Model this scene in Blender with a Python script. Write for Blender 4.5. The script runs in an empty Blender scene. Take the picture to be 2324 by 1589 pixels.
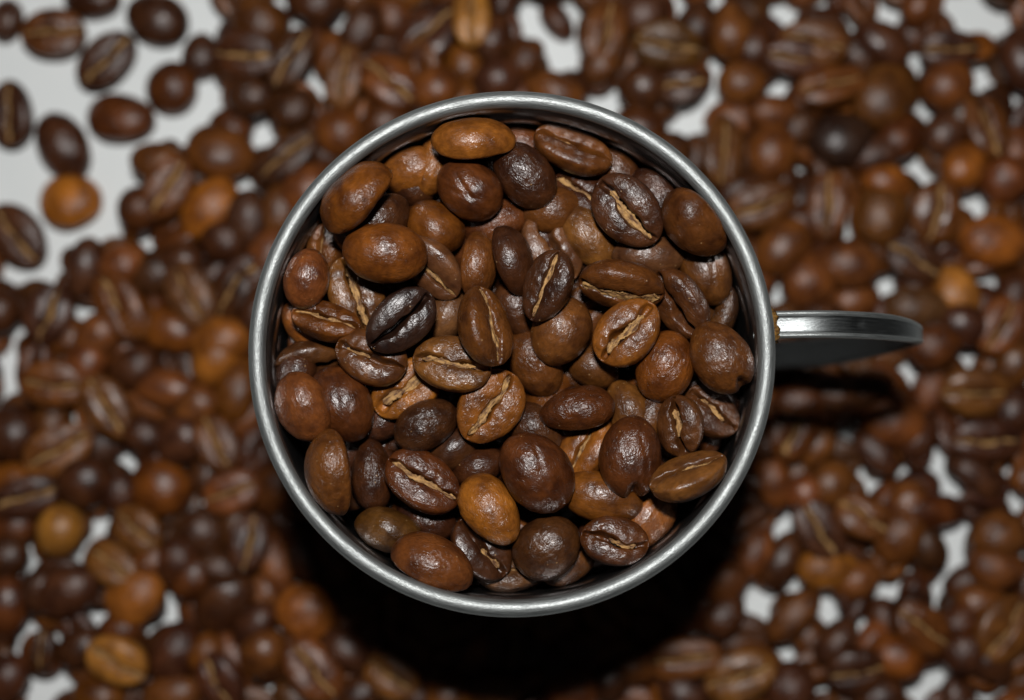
import bpy, math
import numpy as np

# ------------------------------------------------------------------ camera, light, exposure
scene = bpy.context.scene
MM = 0.001
cam_data = bpy.data.cameras.new('camera')
cam = bpy.data.objects.new('camera', cam_data)
scene.collection.objects.link(cam)
scene.camera = cam
CAM = (0.0, -11.7, 250.0)
TARGET = (-0.2, 0.13, 69.0)
cam.location = [v * MM for v in CAM]
_f = np.array(TARGET) - np.array(CAM); _dist = float(np.linalg.norm(_f)); _f = _f / _dist
cam.rotation_euler = (math.atan2(_f[1], -_f[2]), 0.0, -math.asin(-_f[0]))
cam_data.sensor_width = 36.0
cam_data.lens = 36.0 * (_dist / 0.0585) / 2324.0
cam_data.clip_start = 0.01
cam_data.clip_end = 20.0
cam_data.dof.use_dof = True
cam_data.dof.focus_distance = 0.1835
cam_data.dof.aperture_fstop = 7.6

world = bpy.data.worlds.new('World')
scene.world = world
world.use_nodes = True
_bg = world.node_tree.nodes['Background']
_bg.inputs['Color'].default_value = (1.0, 0.97, 0.95, 1)
_bg.inputs['Strength'].default_value = 0.011

# the camera's flash: a small bright rectangle just above the lens
flash_data = bpy.data.lights.new('flash', 'AREA')
flash_data.shape = 'RECTANGLE'
flash_data.size = 0.026
flash_data.size_y = 0.013
flash_data.energy = 0.68
flash_data.color = (1.0, 0.985, 0.97)
flash = bpy.data.objects.new('flash', flash_data)
scene.collection.objects.link(flash)
flash.location = (-0.002, 0.052, 0.292)
flash.rotation_euler = (math.radians(-12), 0, 0)

scene.view_settings.view_transform = 'Standard'
scene.view_settings.look = 'None'
scene.view_settings.exposure = 0.0
scene.view_settings.gamma = 1.0
scene.view_settings.use_curve_mapping = False
scene.cycles.max_bounces = 8
scene.cycles.use_denoising = True
scene.cycles.caustics_reflective = False
scene.cycles.caustics_refractive = False

# ------------------------------------------------------------------ materials
def new_mat(name):
    m = bpy.data.materials.new(name); m.use_nodes = True
    nt = m.node_tree
    return m, nt, nt.nodes['Principled BSDF']

def node(nt, kind, **kw):
    n = nt.nodes.new(kind)
    for k, v in kw.items(): setattr(n, k, v)
    return n

def math_node(nt, op, a, b=None, clamp=False):
    n = node(nt, 'ShaderNodeMath', operation=op, use_clamp=clamp)
    for i, v in enumerate((a, b)):
        if v is None: continue
        if isinstance(v, (int, float)): n.inputs[i].default_value = v
        else: nt.links.new(v, n.inputs[i])
    return n.outputs[0]

def ramp(nt, fac, *stops):
    n = node(nt, 'ShaderNodeMapRange', clamp=True)
    nt.links.new(fac, n.inputs['Value'])
    for k, v in zip(('From Min', 'From Max', 'To Min', 'To Max'), stops): n.inputs[k].default_value = v
    return n.outputs['Result']

def noise(nt, vec, scale, detail=2.0, rough=0.5, dist=0.0):
    n = node(nt, 'ShaderNodeTexNoise')
    n.inputs['Scale'].default_value = scale; n.inputs['Detail'].default_value = detail
    n.inputs['Roughness'].default_value = rough; n.inputs['Distortion'].default_value = dist
    nt.links.new(vec, n.inputs['Vector'])
    return n.outputs['Fac']

def mix_color(nt, fac, a, b, blend='MIX'):
    n = node(nt, 'ShaderNodeMix', data_type='RGBA', blend_type=blend)
    for s, v in ((n.inputs[0], fac), (n.inputs[6], a), (n.inputs[7], b)):
        if isinstance(v, (int, float)): s.default_value = v
        elif isinstance(v, tuple): s.default_value = (*v, 1)
        else: nt.links.new(v, s)
    return n.outputs[2]

def mm_coords(nt, stretch=(1, 1, 1), per_object=True):
    tc = node(nt, 'ShaderNodeTexCoord')
    mp = node(nt, 'ShaderNodeMapping')
    mp.inputs['Scale'].default_value = [1000 * s for s in stretch]
    nt.links.new(tc.outputs['Object'], mp.inputs['Vector'])
    if not per_object: return mp.outputs[0]
    oi = node(nt, 'ShaderNodeObjectInfo')
    off = math_node(nt, 'MULTIPLY', oi.outputs['Random'], 317.0)
    ad = node(nt, 'ShaderNodeVectorMath', operation='ADD')
    nt.links.new(mp.outputs[0], ad.inputs[0]); nt.links.new(off, ad.inputs[1])
    return ad.outputs[0]

def bean_material(name, from_attribute):
    m, nt, bs = new_mat(name)
    if from_attribute:
        base = node(nt, 'ShaderNodeVertexColor', layer_name='roast').outputs['Color']
    else:
        base = node(nt, 'ShaderNodeObjectInfo').outputs['Color']
    co = mm_coords(nt, per_object=not from_attribute)
    co2 = mm_coords(nt, (0.55, 1, 1), per_object=not from_attribute)
    blotch = ramp(nt, noise(nt, co, 0.30, 2.0, 0.55, 0.4), 0.32, 0.70, 0.0, 1.0)
    dark = mix_color(nt, 1.0, base, (0.54, 0.47, 0.48), 'MULTIPLY')
    light = mix_color(nt, 1.0, base, (1.45, 1.40, 1.20), 'MULTIPLY')
    col = mix_color(nt, blotch, dark, light)
    fine = ramp(nt, noise(nt, co2, 2.1, 3.0, 0.65), 0.3, 0.7, 0.78, 1.22)
    cmb = node(nt, 'ShaderNodeCombineColor')
    for i in range(3): nt.links.new(fine, cmb.inputs[i])
    col = mix_color(nt, 1.0, col, cmb.outputs[0], 'MULTIPLY')
    # flecks of chaff dust
    vo = node(nt, 'ShaderNodeTexVoronoi'); vo.inputs['Scale'].default_value = 0.95
    nt.links.new(co, vo.inputs['Vector'])
    sep = node(nt, 'ShaderNodeSeparateColor'); nt.links.new(vo.outputs['Color'], sep.inputs[0])
    some = math_node(nt, 'GREATER_THAN', sep.outputs[0], 0.80)
    near = ramp(nt, vo.outputs['Distance'], 0.05, 0.13, 1.0, 0.0)
    fleck = math_node(nt, 'MULTIPLY', math_node(nt, 'MULTIPLY', some, near), 0.75)
    col = mix_color(nt, fleck, col, (0.36, 0.21, 0.09))
    nt.links.new(col, bs.inputs['Base Color'])
    nt.links.new(ramp(nt, noise(nt, co, 0.8, 2.0), 0.3, 0.7, 0.25, 0.38), bs.inputs['Roughness'])
    bs.inputs['Specular IOR Level'].default_value = 0.42
    # leathery skin: a net of fine wrinkles, longer along the bean
    wr = noise(nt, co2, 1.25, 2.5, 0.6, 1.2)
    ridge = math_node(nt, 'POWER', math_node(nt, 'ABSOLUTE', math_node(nt, 'MULTIPLY', math_node(nt, 'SUBTRACT', wr, 0.5), 4.0)), 0.7, True)
    soft = noise(nt, co, 1.9, 2.0, 0.55)
    h = math_node(nt, 'ADD', math_node(nt, 'MULTIPLY', ridge, 0.55), math_node(nt, 'MULTIPLY', soft, 1.0))
    bp = node(nt, 'ShaderNodeBump'); bp.inputs['Distance'].default_value = 0.00010
    if from_attribute: bp.inputs['Strength'].default_value = 0.8
    else:
        oi = node(nt, 'ShaderNodeObjectInfo')
        nt.links.new(ramp(nt, oi.outputs['Random'], 0.0, 1.0, 0.45, 1.0), bp.inputs['Strength'])
    nt.links.new(h, bp.inputs['Height']); nt.links.new(bp.outputs[0], bs.inputs['Normal'])
    return m

BEAN = bean_material('roasted_bean', False)
BEAN_MASS = bean_material('roasted_bean_mass', True)

def chaff_material():
    m, nt, bs = new_mat('chaff')
    co = mm_coords(nt, (0.45, 1.5, 1.5))
    n1 = ramp(nt, noise(nt, co, 1.5, 3.0, 0.65), 0.38, 0.60, 0.0, 1.0)
    col = mix_color(nt, n1, (0.085, 0.032, 0.009), (0.43, 0.24, 0.080))
    nt.links.new(col, bs.inputs['Base Color'])
    bs.inputs['Roughness'].default_value = 0.7
    bp = node(nt, 'ShaderNodeBump'); bp.inputs['Strength'].default_value = 0.8; bp.inputs['Distance'].default_value = 0.00022
    nt.links.new(noise(nt, co, 2.6, 3.0), bp.inputs['Height']); nt.links.new(bp.outputs[0], bs.inputs['Normal'])
    return m
CHAFF = chaff_material()

def steel_material(name, sharp, wide, share, color, grain):
    """Brushed steel: a tight sheen over a wide satin one."""
    m, nt, bs = new_mat(name)
    uv = node(nt, 'ShaderNodeUVMap'); uv.uv_map = 'around'
    mp = node(nt, 'ShaderNodeMapping'); mp.inputs['Scale'].default_value = (0.30, 4.2, 1)
    nt.links.new(uv.outputs[0], mp.inputs['Vector'])
    mp2 = node(nt, 'ShaderNodeMapping'); mp2.inputs['Scale'].default_value = (2.4, 4.2, 1)
    nt.links.new(uv.outputs[0], mp2.inputs['Vector'])
    brush = noise(nt, mp.outputs[0], 1.0, 4.0, 0.7)
    speck = noise(nt, mp2.outputs[0], 1.0, 2.0, 0.6)
    h = math_node(nt, 'ADD', brush, math_node(nt, 'MULTIPLY', speck, 0.9))
    bp = node(nt, 'ShaderNodeBump'); bp.inputs['Strength'].default_value = grain; bp.inputs['Distance'].default_value = 0.00008
    nt.links.new(h, bp.inputs['Height'])
    b2 = node(nt, 'ShaderNodeBsdfPrincipled')
    for s, r in ((bs, sharp), (b2, wide)):
        s.inputs['Base Color'].default_value = (*color, 1)
        s.inputs['Metallic'].default_value = 1.0
        nt.links.new(ramp(nt, brush, 0.3, 0.7, r * 0.8, r * 1.25), s.inputs['Roughness'])
        nt.links.new(bp.outputs[0], s.inputs['Normal'])
    mx = node(nt, 'ShaderNodeMixShader'); mx.inputs[0].default_value = share
    nt.links.new(b2.outputs[0], mx.inputs[1]); nt.links.new(bs.outputs[0], mx.inputs[2])
    nt.links.new(mx.outputs[0], nt.nodes['Material Output'].inputs['Surface'])
    return m
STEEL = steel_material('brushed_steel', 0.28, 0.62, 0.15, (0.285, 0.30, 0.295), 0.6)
STEEL_WALL = steel_material('satin_steel', 0.16, 0.32, 0.7, (0.34, 0.34, 0.34), 0.3)
STEEL_HANDLE = steel_material('worn_steel', 0.24, 0.42, 0.08, (0.16, 0.17, 0.17), 0.3)

def weld_material():
    m, nt, bs = new_mat('rusty_weld')
    co = mm_coords(nt)
    n1 = ramp(nt, noise(nt, co, 2.2, 3.0, 0.6), 0.35, 0.65, 0.0, 1.0)
    nt.links.new(mix_color(nt, n1, (0.055, 0.02, 0.006), (0.34, 0.18, 0.045)), bs.inputs['Base Color'])
    bs.inputs['Metallic'].default_value = 0.35; bs.inputs['Roughness'].default_value = 0.38
    return m
WELD = weld_material()

def table_material():
    m, nt, bs = new_mat('white_table_top')
    co = mm_coords(nt, per_object=False)
    n1 = ramp(nt, noise(nt, co, 0.05, 3.0, 0.6), 0.3, 0.7, 0.0, 1.0)
    nt.links.new(mix_color(nt, n1, (0.79, 0.83, 0.825), (0.84, 0.87, 0.865)), bs.inputs['Base Color'])
    bs.inputs['Roughness'].default_value = 0.6; bs.inputs['Specular IOR Level'].default_value = 0.3
    return m
TABLE = table_material()

# ------------------------------------------------------------------ helpers
def link_mesh(name, V, F, mat, parent=None, smooth=True):
    me = bpy.data.meshes.new(name)
    me.from_pydata((np.asarray(V) * MM).tolist(), [], F)
    if smooth: me.polygons.foreach_set('use_smooth', np.ones(len(me.polygons), bool))
    me.materials.append(mat)
    me.update()
    o = bpy.data.objects.new(name, me); scene.collection.objects.link(o)
    o.parent = parent
    return o

def lathe(name, prof, mat, parent, n=256, closed=False, R=33.0):
    """prof: (radius, z) points in millimetres turned about the z axis, with an (arc length, profile length) uv map."""
    P = np.array(prof, float); k = len(P)
    a = np.linspace(0, 2 * np.pi, n, endpoint=False)
    V = np.stack([np.outer(np.cos(a), P[:, 0]), np.outer(np.sin(a), P[:, 0]), np.tile(P[:, 1], (n, 1))], -1).reshape(-1, 3)
    s = np.concatenate([[0], np.cumsum(np.hypot(*np.diff(np.vstack([P, P[:1]]), axis=0).T))])
    F, uvs = [], []
    kk = k if closed else k - 1
    for i in range(n):
        i2 = (i + 1) % n
        for j in range(kk):
            j2 = (j + 1) % k
            F.append((i * k + j, i2 * k + j, i2 * k + j2, i * k + j2))
            u0, u1 = R * a[i], R * (a[i] + 2 * np.pi / n)
            uvs += [u0, s[j], u1, s[j], u1, s[j + 1], u0, s[j + 1]]
    o = link_mesh(name, V, F, mat, parent)
    o.data.uv_layers.new(name='around').data.foreach_set('uv', uvs)
    return o

def tag(o, label, cat, group=None):
    o['label'] = label; o['category'] = cat
    if group: o['group'] = group

def bean_geo(nu, nv, L, W, H, seed, even=0.4, bend=0.0, taper=0.0, sa=0.06, cw=0.075, cd=1.1, broad=0.22, lump=0.14, fold=0, notch=0.0, cz=0.42, chaff=0.0, c0=-0.9, c1=0.9):
    """One coffee bean in millimetres: long axis x, domed back +z, creased belly -z. Returns verts, faces, chaff verts, chaff faces."""
    rng = np.random.RandomState(seed)
    a, b = L / 2, W / 2
    hd, hb = H * 0.64, H * 0.36
    u = np.linspace(0, 1, nu + 2)[1:-1]
    t = -np.cos(np.pi * u)
    s = np.linspace(-1, 1, nv, endpoint=False)
    psi = np.pi * (even * s + (1 - even) * s ** 3)
    T, PS = np.meshgrid(t, psi, indexing='ij')
    ph = rng.uniform(0, 6.28, 40)

    def crease_y(tt):
        return b * (sa * np.sin(2.6 * tt + 0.3 * ph[0]) + 0.03 * np.sin(7 * tt + ph[1]))

    def shape(T, PS):
        w = np.maximum(1 - np.abs(T) ** 2.08, 0) ** 0.505
        wy = w * (1 + taper * T)
        y = b * wy * np.sin(PS)
        c = np.cos(PS)
        z = np.where(c > 0, -hb * w * np.abs(c) ** 0.46, hd * w ** 0.92 * np.abs(c) ** 0.94)
        y = y + crease_y(T) * np.exp(-(PS / 0.8) ** 2) * w
        d = (y - crease_y(T) * w) / b
        belly = np.clip(c * 2.0, 0, 1)
        end = np.clip((1.0 - np.abs(T)) / 0.12, 0, 1)
        cwv = cw * (1 + 0.35 * np.sin(5 * T + ph[2]) + 0.2 * np.sin(13 * T + ph[3]))
        z = z + belly * hb * w * (broad * np.exp(-(d / 0.26) ** 2) + cd * end * np.exp(-(d / cwv) ** 4))
        # ridges running out of the crease
        z = z + belly * 0.035 * np.sin(T * 21 + ph[4] + 2 * np.sin(3 * d)) * np.exp(-((np.abs(d) - 0.25) / 0.25) ** 2)
        x = a * T
        if fold:
            for k in range(fold):
                y0 = rng2.uniform(-0.35, 0.35) * b + 0.25 * b * np.sin(2.2 * T + rng2.uniform(0, 6))
                z = z - (c < 0) * 0.30 * np.exp(-((y - y0) / 0.20) ** 2) * np.clip(0.9 - np.abs(T - rng2.uniform(-.2, .2)), 0, 1)
        return x, y, z, w, d
    rng2 = np.random.RandomState(seed + 7)
    x, y, z, w, d = shape(T, PS)
    V = np.stack([x, y, z], -1).reshape(-1, 3)
    V = np.vstack([V, [[-a, 0, 0]], [[a, 0, 0]]])

    def noise(V):
        r = np.zeros(len(V))
        for k in range(7):
            dr = rng3.normal(size=3); dr /= np.linalg.norm(dr)
            r += lump * rng3.uniform(.4, 1) * np.sin(V @ dr * 6.28 / rng3.uniform(6.5, 15) + rng3.uniform(0, 6.28)) * .62
        for k in range(12):
            dr = rng3.normal(size=3); dr /= np.linalg.norm(dr)
            r += 0.008 * np.sin(V @ dr * 6.28 / rng3.uniform(1.0, 2.4) + rng3.uniform(0, 6.28))
        return r
    rng3 = np.random.RandomState(seed + 13)
    nrm = V / np.array([a * a, b * b, (H / 2) ** 2]); nrm /= np.linalg.norm(nrm, axis=1)[:, None] + 1e-9
    V = V + nrm * noise(V)[:, None]
    if notch:
        ex = np.clip((V[:, 0] / a - (1 - notch)) / notch, 0, 1)
        k = np.exp(-((V[:, 1] - 0.12 * b) / (0.05 * b + 0.16 * b * ex)) ** 2) * (ex > 0) * np.minimum(1, ex * 2.5)
        V[:, 2] -= k * H * 0.45 * (V[:, 2] > -hb * .5)
        V[:, 0] -= k * ex * a * 0.10

    def warp(V):
        V = V.copy()
        V[:, 2] += bend * (V[:, 0] / a) ** 2 * -1.0
        return V
    F = []
    ar = np.arange(nv); br = (ar + 1) % nv
    i0 = (np.arange(nu - 1) * nv)[:, None]
    Q = np.stack([i0 + ar, i0 + nv + ar, i0 + nv + br, i0 + br], -1).reshape(-1, 4)
    p0, p1 = nu * nv, nu * nv + 1
    e = (nu - 1) * nv
    T0 = np.stack([np.full(nv, p0), ar, br], -1); T1 = np.stack([np.full(nv, p1), e + br, e + ar], -1)
    F = Q.tolist() + T0.tolist() + T1.tolist()
    CV = CF = None
    if chaff > 0:
        n = 72
        tt = np.linspace(c0, c1, n)
        m = 7
        q = np.linspace(-1, 1, m)
        ww = np.maximum(1 - np.abs(tt) ** 2.08, 0) ** 0.505
        edge = 1 - np.abs((tt - (c0 + c1) / 2) / ((c1 - c0) / 2))
        rag = lambda k: 0.16 * np.sin(7 * tt + ph[k]) + 0.12 * np.sin(19 * tt + ph[k + 1]) + 0.10 * np.sin(43 * tt + ph[k + 2]) + 0.07 * rng.normal(size=n)
        wl = chaff * .62 * np.minimum(1, 5 * edge + .12) * (0.95 + rag(10)); wr = chaff * .62 * np.minimum(1, 5 * edge + .12) * (0.95 + rag(14))
        yc = crease_y(tt) * ww + 0.05 * np.sin(11 * tt + ph[6]) + (0.16 if seed % 2 else -0.16) * chaff
        brk = np.clip(0.25 + 1.6 * (np.sin(4.3 * tt + ph[20]) + np.sin(9.7 * tt + ph[21]) + 1.25), 0.5, 1); wl = wl * brk; wr = wr * np.clip(brk + .25, 0, 1)
        zc = -hb * ww * (1 - broad) + cz + 0.02 * rng.normal(size=n) + 0.10 * np.sin(6 * tt + ph[8])
        top, bot = [], []
        for i in range(n):
            for j in range(m):
                yy = yc[i] + q[j] * (wl[i] if q[j] < 0 else wr[i])
                top.append((a * tt[i], yy, zc[i] + 0.07 * np.sin(5 * tt[i] + 4.5 * q[j] + ph[7]) + 0.06 * np.sin(15 * tt[i] - 3 * q[j] + ph[9]) + 0.02 * rng.normal()))
                bot.append((a * tt[i], yy * .96 + yc[i] * .04, zc[i] + 0.30 + 0.25 * (1 - q[j] ** 2)))
        CV = np.array(top + bot)
        N = n * m
        CF = []
        for i in range(n - 1):
            for j in range(m - 1):
                k = i * m + j
                CF.append((k, k + 1, k + m + 1, k + m)); CF.append((N + k, N + k + m, N + k + m + 1, N + k + 1))
            k = i * m; CF.append((k, k + m, N + k + m, N + k))
            k = i * m + m - 1; CF.append((k, N + k, N + k + m, k + m))
        for j in range(m - 1):
            CF.append((j, N + j, N + j + 1, j + 1)); k = (n - 1) * m + j; CF.append((k, k + 1, N + k + 1, N + k))
        CV = warp(CV)
    return warp(V), F, CV, CF

# ------------------------------------------------------------------ the white table
_t = []
for sx, sy in ((-1, -1), (1, -1), (1, 1), (-1, 1)): _t.append((sx * 260, sy * 210, 0))
for sx, sy in ((-1, -1), (1, -1), (1, 1), (-1, 1)): _t.append((sx * 260, sy * 210, -18))
table = link_mesh('table', _t, [(0, 1, 2, 3), (7, 6, 5, 4), (0, 4, 5, 1), (1, 5, 6, 2), (2, 6, 7, 3), (3, 7, 4, 0)], TABLE, smooth=False)
table['kind'] = 'structure'

# ------------------------------------------------------------------ the steel mug
mug = bpy.data.objects.new('steel_mug', None); scene.collection.objects.link(mug)
mug.empty_display_size = 0.02
tag(mug, 'brushed steel mug with rolled rim and strap handle, filled to the brim with coffee beans', 'mug')
def arc(cx, cz, r, a0, a1, n): return [(cx + r * math.cos(math.radians(a)), cz + r * math.sin(math.radians(a))) for a in np.linspace(a0, a1, n)]
outer = [(0, 0.4), (27.5, 0.4), (28.5, 0.05), (30.0, 0.05)] + arc(29.6, 3.0, 3.0, -80, -4, 8) + [(32.8, 12), (33.2, 30), (33.45, 50), (33.5, 67.6)]
inner = [(32.95, 67.6), (32.9, 50), (32.6, 30), (32.2, 12)] + arc(29.3, 3.4, 2.8, -4, -86, 8) + [(0, 0.9)]
lathe('body', outer + inner, STEEL_WALL, mug)
rim = lathe('rim', arc(33.85, 68.85, 1.15, 0, 360, 49)[:-1], STEEL, mug, n=384, closed=True)

# strap handle: a band with rolled edges swept along an ear-shaped loop
loop = [(32.9, 64.6), (35.2, 65.3), (38, 65.95), (40.5, 66.4), (43, 66.3), (46, 65.3), (49.5, 63.6), (53, 61.2), (55.8, 58.4), (58, 55.2), (59.3, 50), (59.6, 45), (58.6, 39.5), (55.6, 33.8), (51.4, 28.6), (46.6, 23.4), (41.8, 18.5), (37.2, 14.2), (32.3, 10.0)]
def resample(p, n):
    p = np.array(p, float); d = np.concatenate([[0], np.cumsum(np.hypot(*np.diff(p, axis=0).T))]); q = np.linspace(0, d[-1], n)
    x = np.interp(q, d, p[:, 0]); z = np.interp(q, d, p[:, 1])
    for _ in range(14):
        x[1:-1] = .25 * x[:-2] + .5 * x[1:-1] + .25 * x[2:]; z[1:-1] = .25 * z[:-2] + .5 * z[1:-1] + .25 * z[2:]
    return np.stack([x, z], -1), q
LP, LQ = resample(loop, 150)
def smooth_step(a, b, k): q = min(max((k - a) / (b - a), 0), 1); return q * q * (3 - 2 * q)
def handle_section(k):
    hw = 1.88 - 0.55 * math.exp(-((k - .40) / .09) ** 2) + 0.55 * smooth_step(.5, .72, k)
    top = [(-hw, 0.0), (-hw + .10, .34), (-hw + .30, .52), (-hw + .54, .50), (-hw + .74, .32), (-hw * .42, .27), (-hw * .2, .25), (0, .25), (hw * .2, .25), (hw * .42, .27), (hw - .74, .32), (hw - .54, .50), (hw - .30, .52), (hw - .10, .34), (hw, 0.0)]
    bot = [(hw - .12, -.34), (hw - .45, -.5), (hw * .45, -.5), (0, -.5), (-hw * .45, -.5), (-hw + .45, -.5), (-hw + .12, -.34)]
    return top + bot
HY = 3.75
V, F, uvs = [], [], []
tan = np.gradient(LP, axis=0); tan /= np.linalg.norm(tan, axis=1)[:, None]
m = len(handle_section(0))
for i in range(len(LP)):
    nx, nz = -tan[i, 1], tan[i, 0]
    for (yy, hh) in handle_section(i / 149):
        if hh > 0.2:   # the small knock in the top of the strap
            dd = ((LP[i, 0] - 47.0) / 0.65) ** 2 + ((yy - .2) / 0.6) ** 2
            if LP[i, 1] > 50: hh -= 0.30 * math.exp(-dd)
        if hh > 0: hh += 0.75 * math.exp(-((i / 149 - .42) / .12) ** 2) * max(0, 1 - (yy / 1.5) ** 2)
        V.append((LP[i, 0] + nx * hh, HY + yy - 0.45 * math.exp(-((i / 149 - .40) / .12) ** 2) - 1.3 * smooth_step(.45, .72, i / 149), LP[i, 1] + nz * hh))
ss = np.concatenate([[0], np.cumsum(np.hypot(*np.diff(np.array(handle_section(0) + handle_section(0)[:1]), axis=0).T))])
for i in range(len(LP) - 1):
    for j in range(m):
        j2 = (j + 1) % m
        F.append((i * m + j, i * m + j2, (i + 1) * m + j2, (i + 1) * m + j))
        uvs += [LQ[i], ss[j], LQ[i], ss[j + 1], LQ[i + 1], ss[j + 1], LQ[i + 1], ss[j]]
F.append(tuple(range(m))); F.append(tuple(range((len(LP) - 1) * m, len(LP) * m))[::-1]); uvs += [0, 0] * (2 * m)
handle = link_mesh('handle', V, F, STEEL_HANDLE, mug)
handle.data.materials.append(STEEL)      # paler, rougher steel paints in the light reflected along the rolled edges
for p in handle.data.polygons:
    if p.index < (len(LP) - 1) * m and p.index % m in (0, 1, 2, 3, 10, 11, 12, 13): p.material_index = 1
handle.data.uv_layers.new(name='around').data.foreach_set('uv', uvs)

def weld_bead(z, hh, seed):
    rg = np.random.RandomState(seed); V, F = [], []
    n1, n2 = 40, 14
    for i in range(n1):
        a = 2 * math.pi * i / n1
        yy = HY + (2.0 + .1 * rg.normal()) * math.copysign(abs(math.cos(a)) ** .6, math.cos(a)); zz = z + (hh + .08 * rg.normal()) * math.copysign(abs(math.sin(a)) ** .7, math.sin(a))
        x0 = math.sqrt(max(33.5 ** 2 - yy ** 2, 1)) + .25
        r = 0.72 + .13 * rg.normal()
        for j in range(n2):
            b = 2 * math.pi * j / n2
            V.append((x0 + r * 1.5 * math.sin(b) + (1.25 if z > 40 else .3), yy + r * .6 * math.cos(b) * math.cos(a) + .05 * rg.normal(), zz + r * .6 * math.cos(b) * math.sin(a) + .05 * rg.normal()))
    for i in range(n1):
        for j in range(n2):
            F.append((i * n2 + j, ((i + 1) % n1) * n2 + j, ((i + 1) % n1) * n2 + (j + 1) % n2, i * n2 + (j + 1) % n2))
    return V, F
for z, hh, sd in ((65.3, 1.1, 3), (10.8, .9, 4)):
    V, F = weld_bead(z, hh, sd)
    link_mesh('weld', V, F, WELD, mug)

# ------------------------------------------------------------------ the beans
COLORS = {'vd': (.022, .0098, .0080), 'd': (.044, .0160, .0075), 'dp': (.050, .0185, .0100), 'dm': (.060, .0230, .0085), 'db': (.068, .0215, .0070), 'dt': (.075, .0320, .0085), 'm': (.095, .0340, .0100),
          'mr': (.118, .0400, .0140), 'mt': (.125, .0510, .0150), 'mo': (.120, .0400, .0080), 'g': (.090, .0400, .0200), 'o': (.190, .0680, .0140), 'lo': (.265, .0950, .0160), 't': (.250, .1080, .0260), 'p': (.050, .0180, .0105)}
CHAFF_GROUP = None

def place(o, pos, rot, scale=(1, 1, 1)):
    o.location = [v * MM for v in pos]; o.rotation_euler = rot; o.scale = scale

def tint(key, seed, gain=1.0):
    rg = np.random.RandomState(seed + 99); k = rg.uniform(.86, 1.16); c = gain * np.array(COLORS[key]) * (.96, .90, .69) * k * rg.uniform(.95, 1.05, 3)
    return (*[float(v) for v in c], 1.0)

def cup_bean(idn, pos, rot, dim, col, opts, label):
    op = dict(opts); up = abs(((rot[0]) % (2 * math.pi)) - math.pi) < 1.35
    V, F, CV, CF = bean_geo(72, 112 if up else 96, *dim, idn * 3 + 1, even=.38 if up else .8, bend=op.pop('bend', .3), taper=op.pop('taper', ((idn * 37) % 11 - 5) * .018), **op)
    o = link_mesh('coffee_bean', V, F, BEAN)
    place(o, pos, rot); o.color = tint(col, idn)
    tag(o, label, 'coffee bean', 'beans heaped in the mug')
    if CV is not None: link_mesh('chaff', CV, CF, CHAFF, o)
    return o

VARIANTS = []
def variants():
    for k in range(10):
        V, F, CV, CF = bean_geo(36, 52, 10, 7.6, 5.2, 500 + k, even=.42, bend=.2, taper=(k - 5) * .015, cw=.09 + .006 * (k % 4), chaff=.55 + .12 * (k % 4), lump=.08 + .01 * (k % 5), sa=.03 + .02 * (k % 4))
        me = []
        for nm, v, f, mt in (('coffee_bean', V, F, BEAN), ('chaff', CV, CF, CHAFF)):
            d = bpy.data.meshes.new(nm); d.from_pydata((v * MM).tolist(), [], f)
            d.polygons.foreach_set('use_smooth', np.ones(len(d.polygons), bool)); d.materials.append(mt); d.update(); me.append(d)
        VARIANTS.append(me)

def table_bean(idn, pos, rot, dim, col, skin, label):
    bm, cm = VARIANTS[idn % 10]
    o = bpy.data.objects.new('coffee_bean', bm); scene.collection.objects.link(o)
    place(o, pos, rot, (dim[0] / 10, dim[1] / 7.6, dim[2] / 5.2)); o.color = tint(col, idn, 1.25)
    tag(o, label, 'coffee bean', 'beans scattered on the white table')
    if skin:
        c = bpy.data.objects.new('chaff', cm); scene.collection.objects.link(c); c.parent = o
    return o

def euler(r):
    cx, sx, cy, sy, cz, sz = math.cos(r[0]), math.sin(r[0]), math.cos(r[1]), math.sin(r[1]), math.cos(r[2]), math.sin(r[2])
    return np.array([[cz, -sz, 0], [sz, cz, 0], [0, 0, 1]]) @ np.array([[cy, 0, sy], [0, 1, 0], [-sy, 0, cy]]) @ np.array([[1, 0, 0], [0, cx, -sx], [0, sx, cx]])

def bean_mass(name, rows, label, gain):
    VV, FF, CC, n = [], [], [], 0
    protos = [bean_geo(22, 30, 10, 7.6, 5.2, 700 + k, even=.45, bend=.2, cw=.11, lump=.1) for k in range(8)]
    for idn, pos, rot, dim, col in rows:
        V, F = protos[idn % 8][:2]
        V = (V * [dim[0] / 10, dim[1] / 7.6, dim[2] / 5.2]) @ euler(rot).T + pos
        VV.append(V); FF += [tuple(i + n for i in f) for f in F]; n += len(V); CC.append(np.tile(tint(col, idn, gain), (len(V), 1)))
    o = link_mesh(name, np.vstack(VV), FF, BEAN_MASS)
    at = o.data.color_attributes.new('roast', 'FLOAT_COLOR', 'POINT'); at.data.foreach_set('color', np.vstack(CC).astype(np.float32).ravel())
    o['kind'] = 'stuff'; o['label'] = label; o['category'] = 'coffee beans'
    return o

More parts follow.
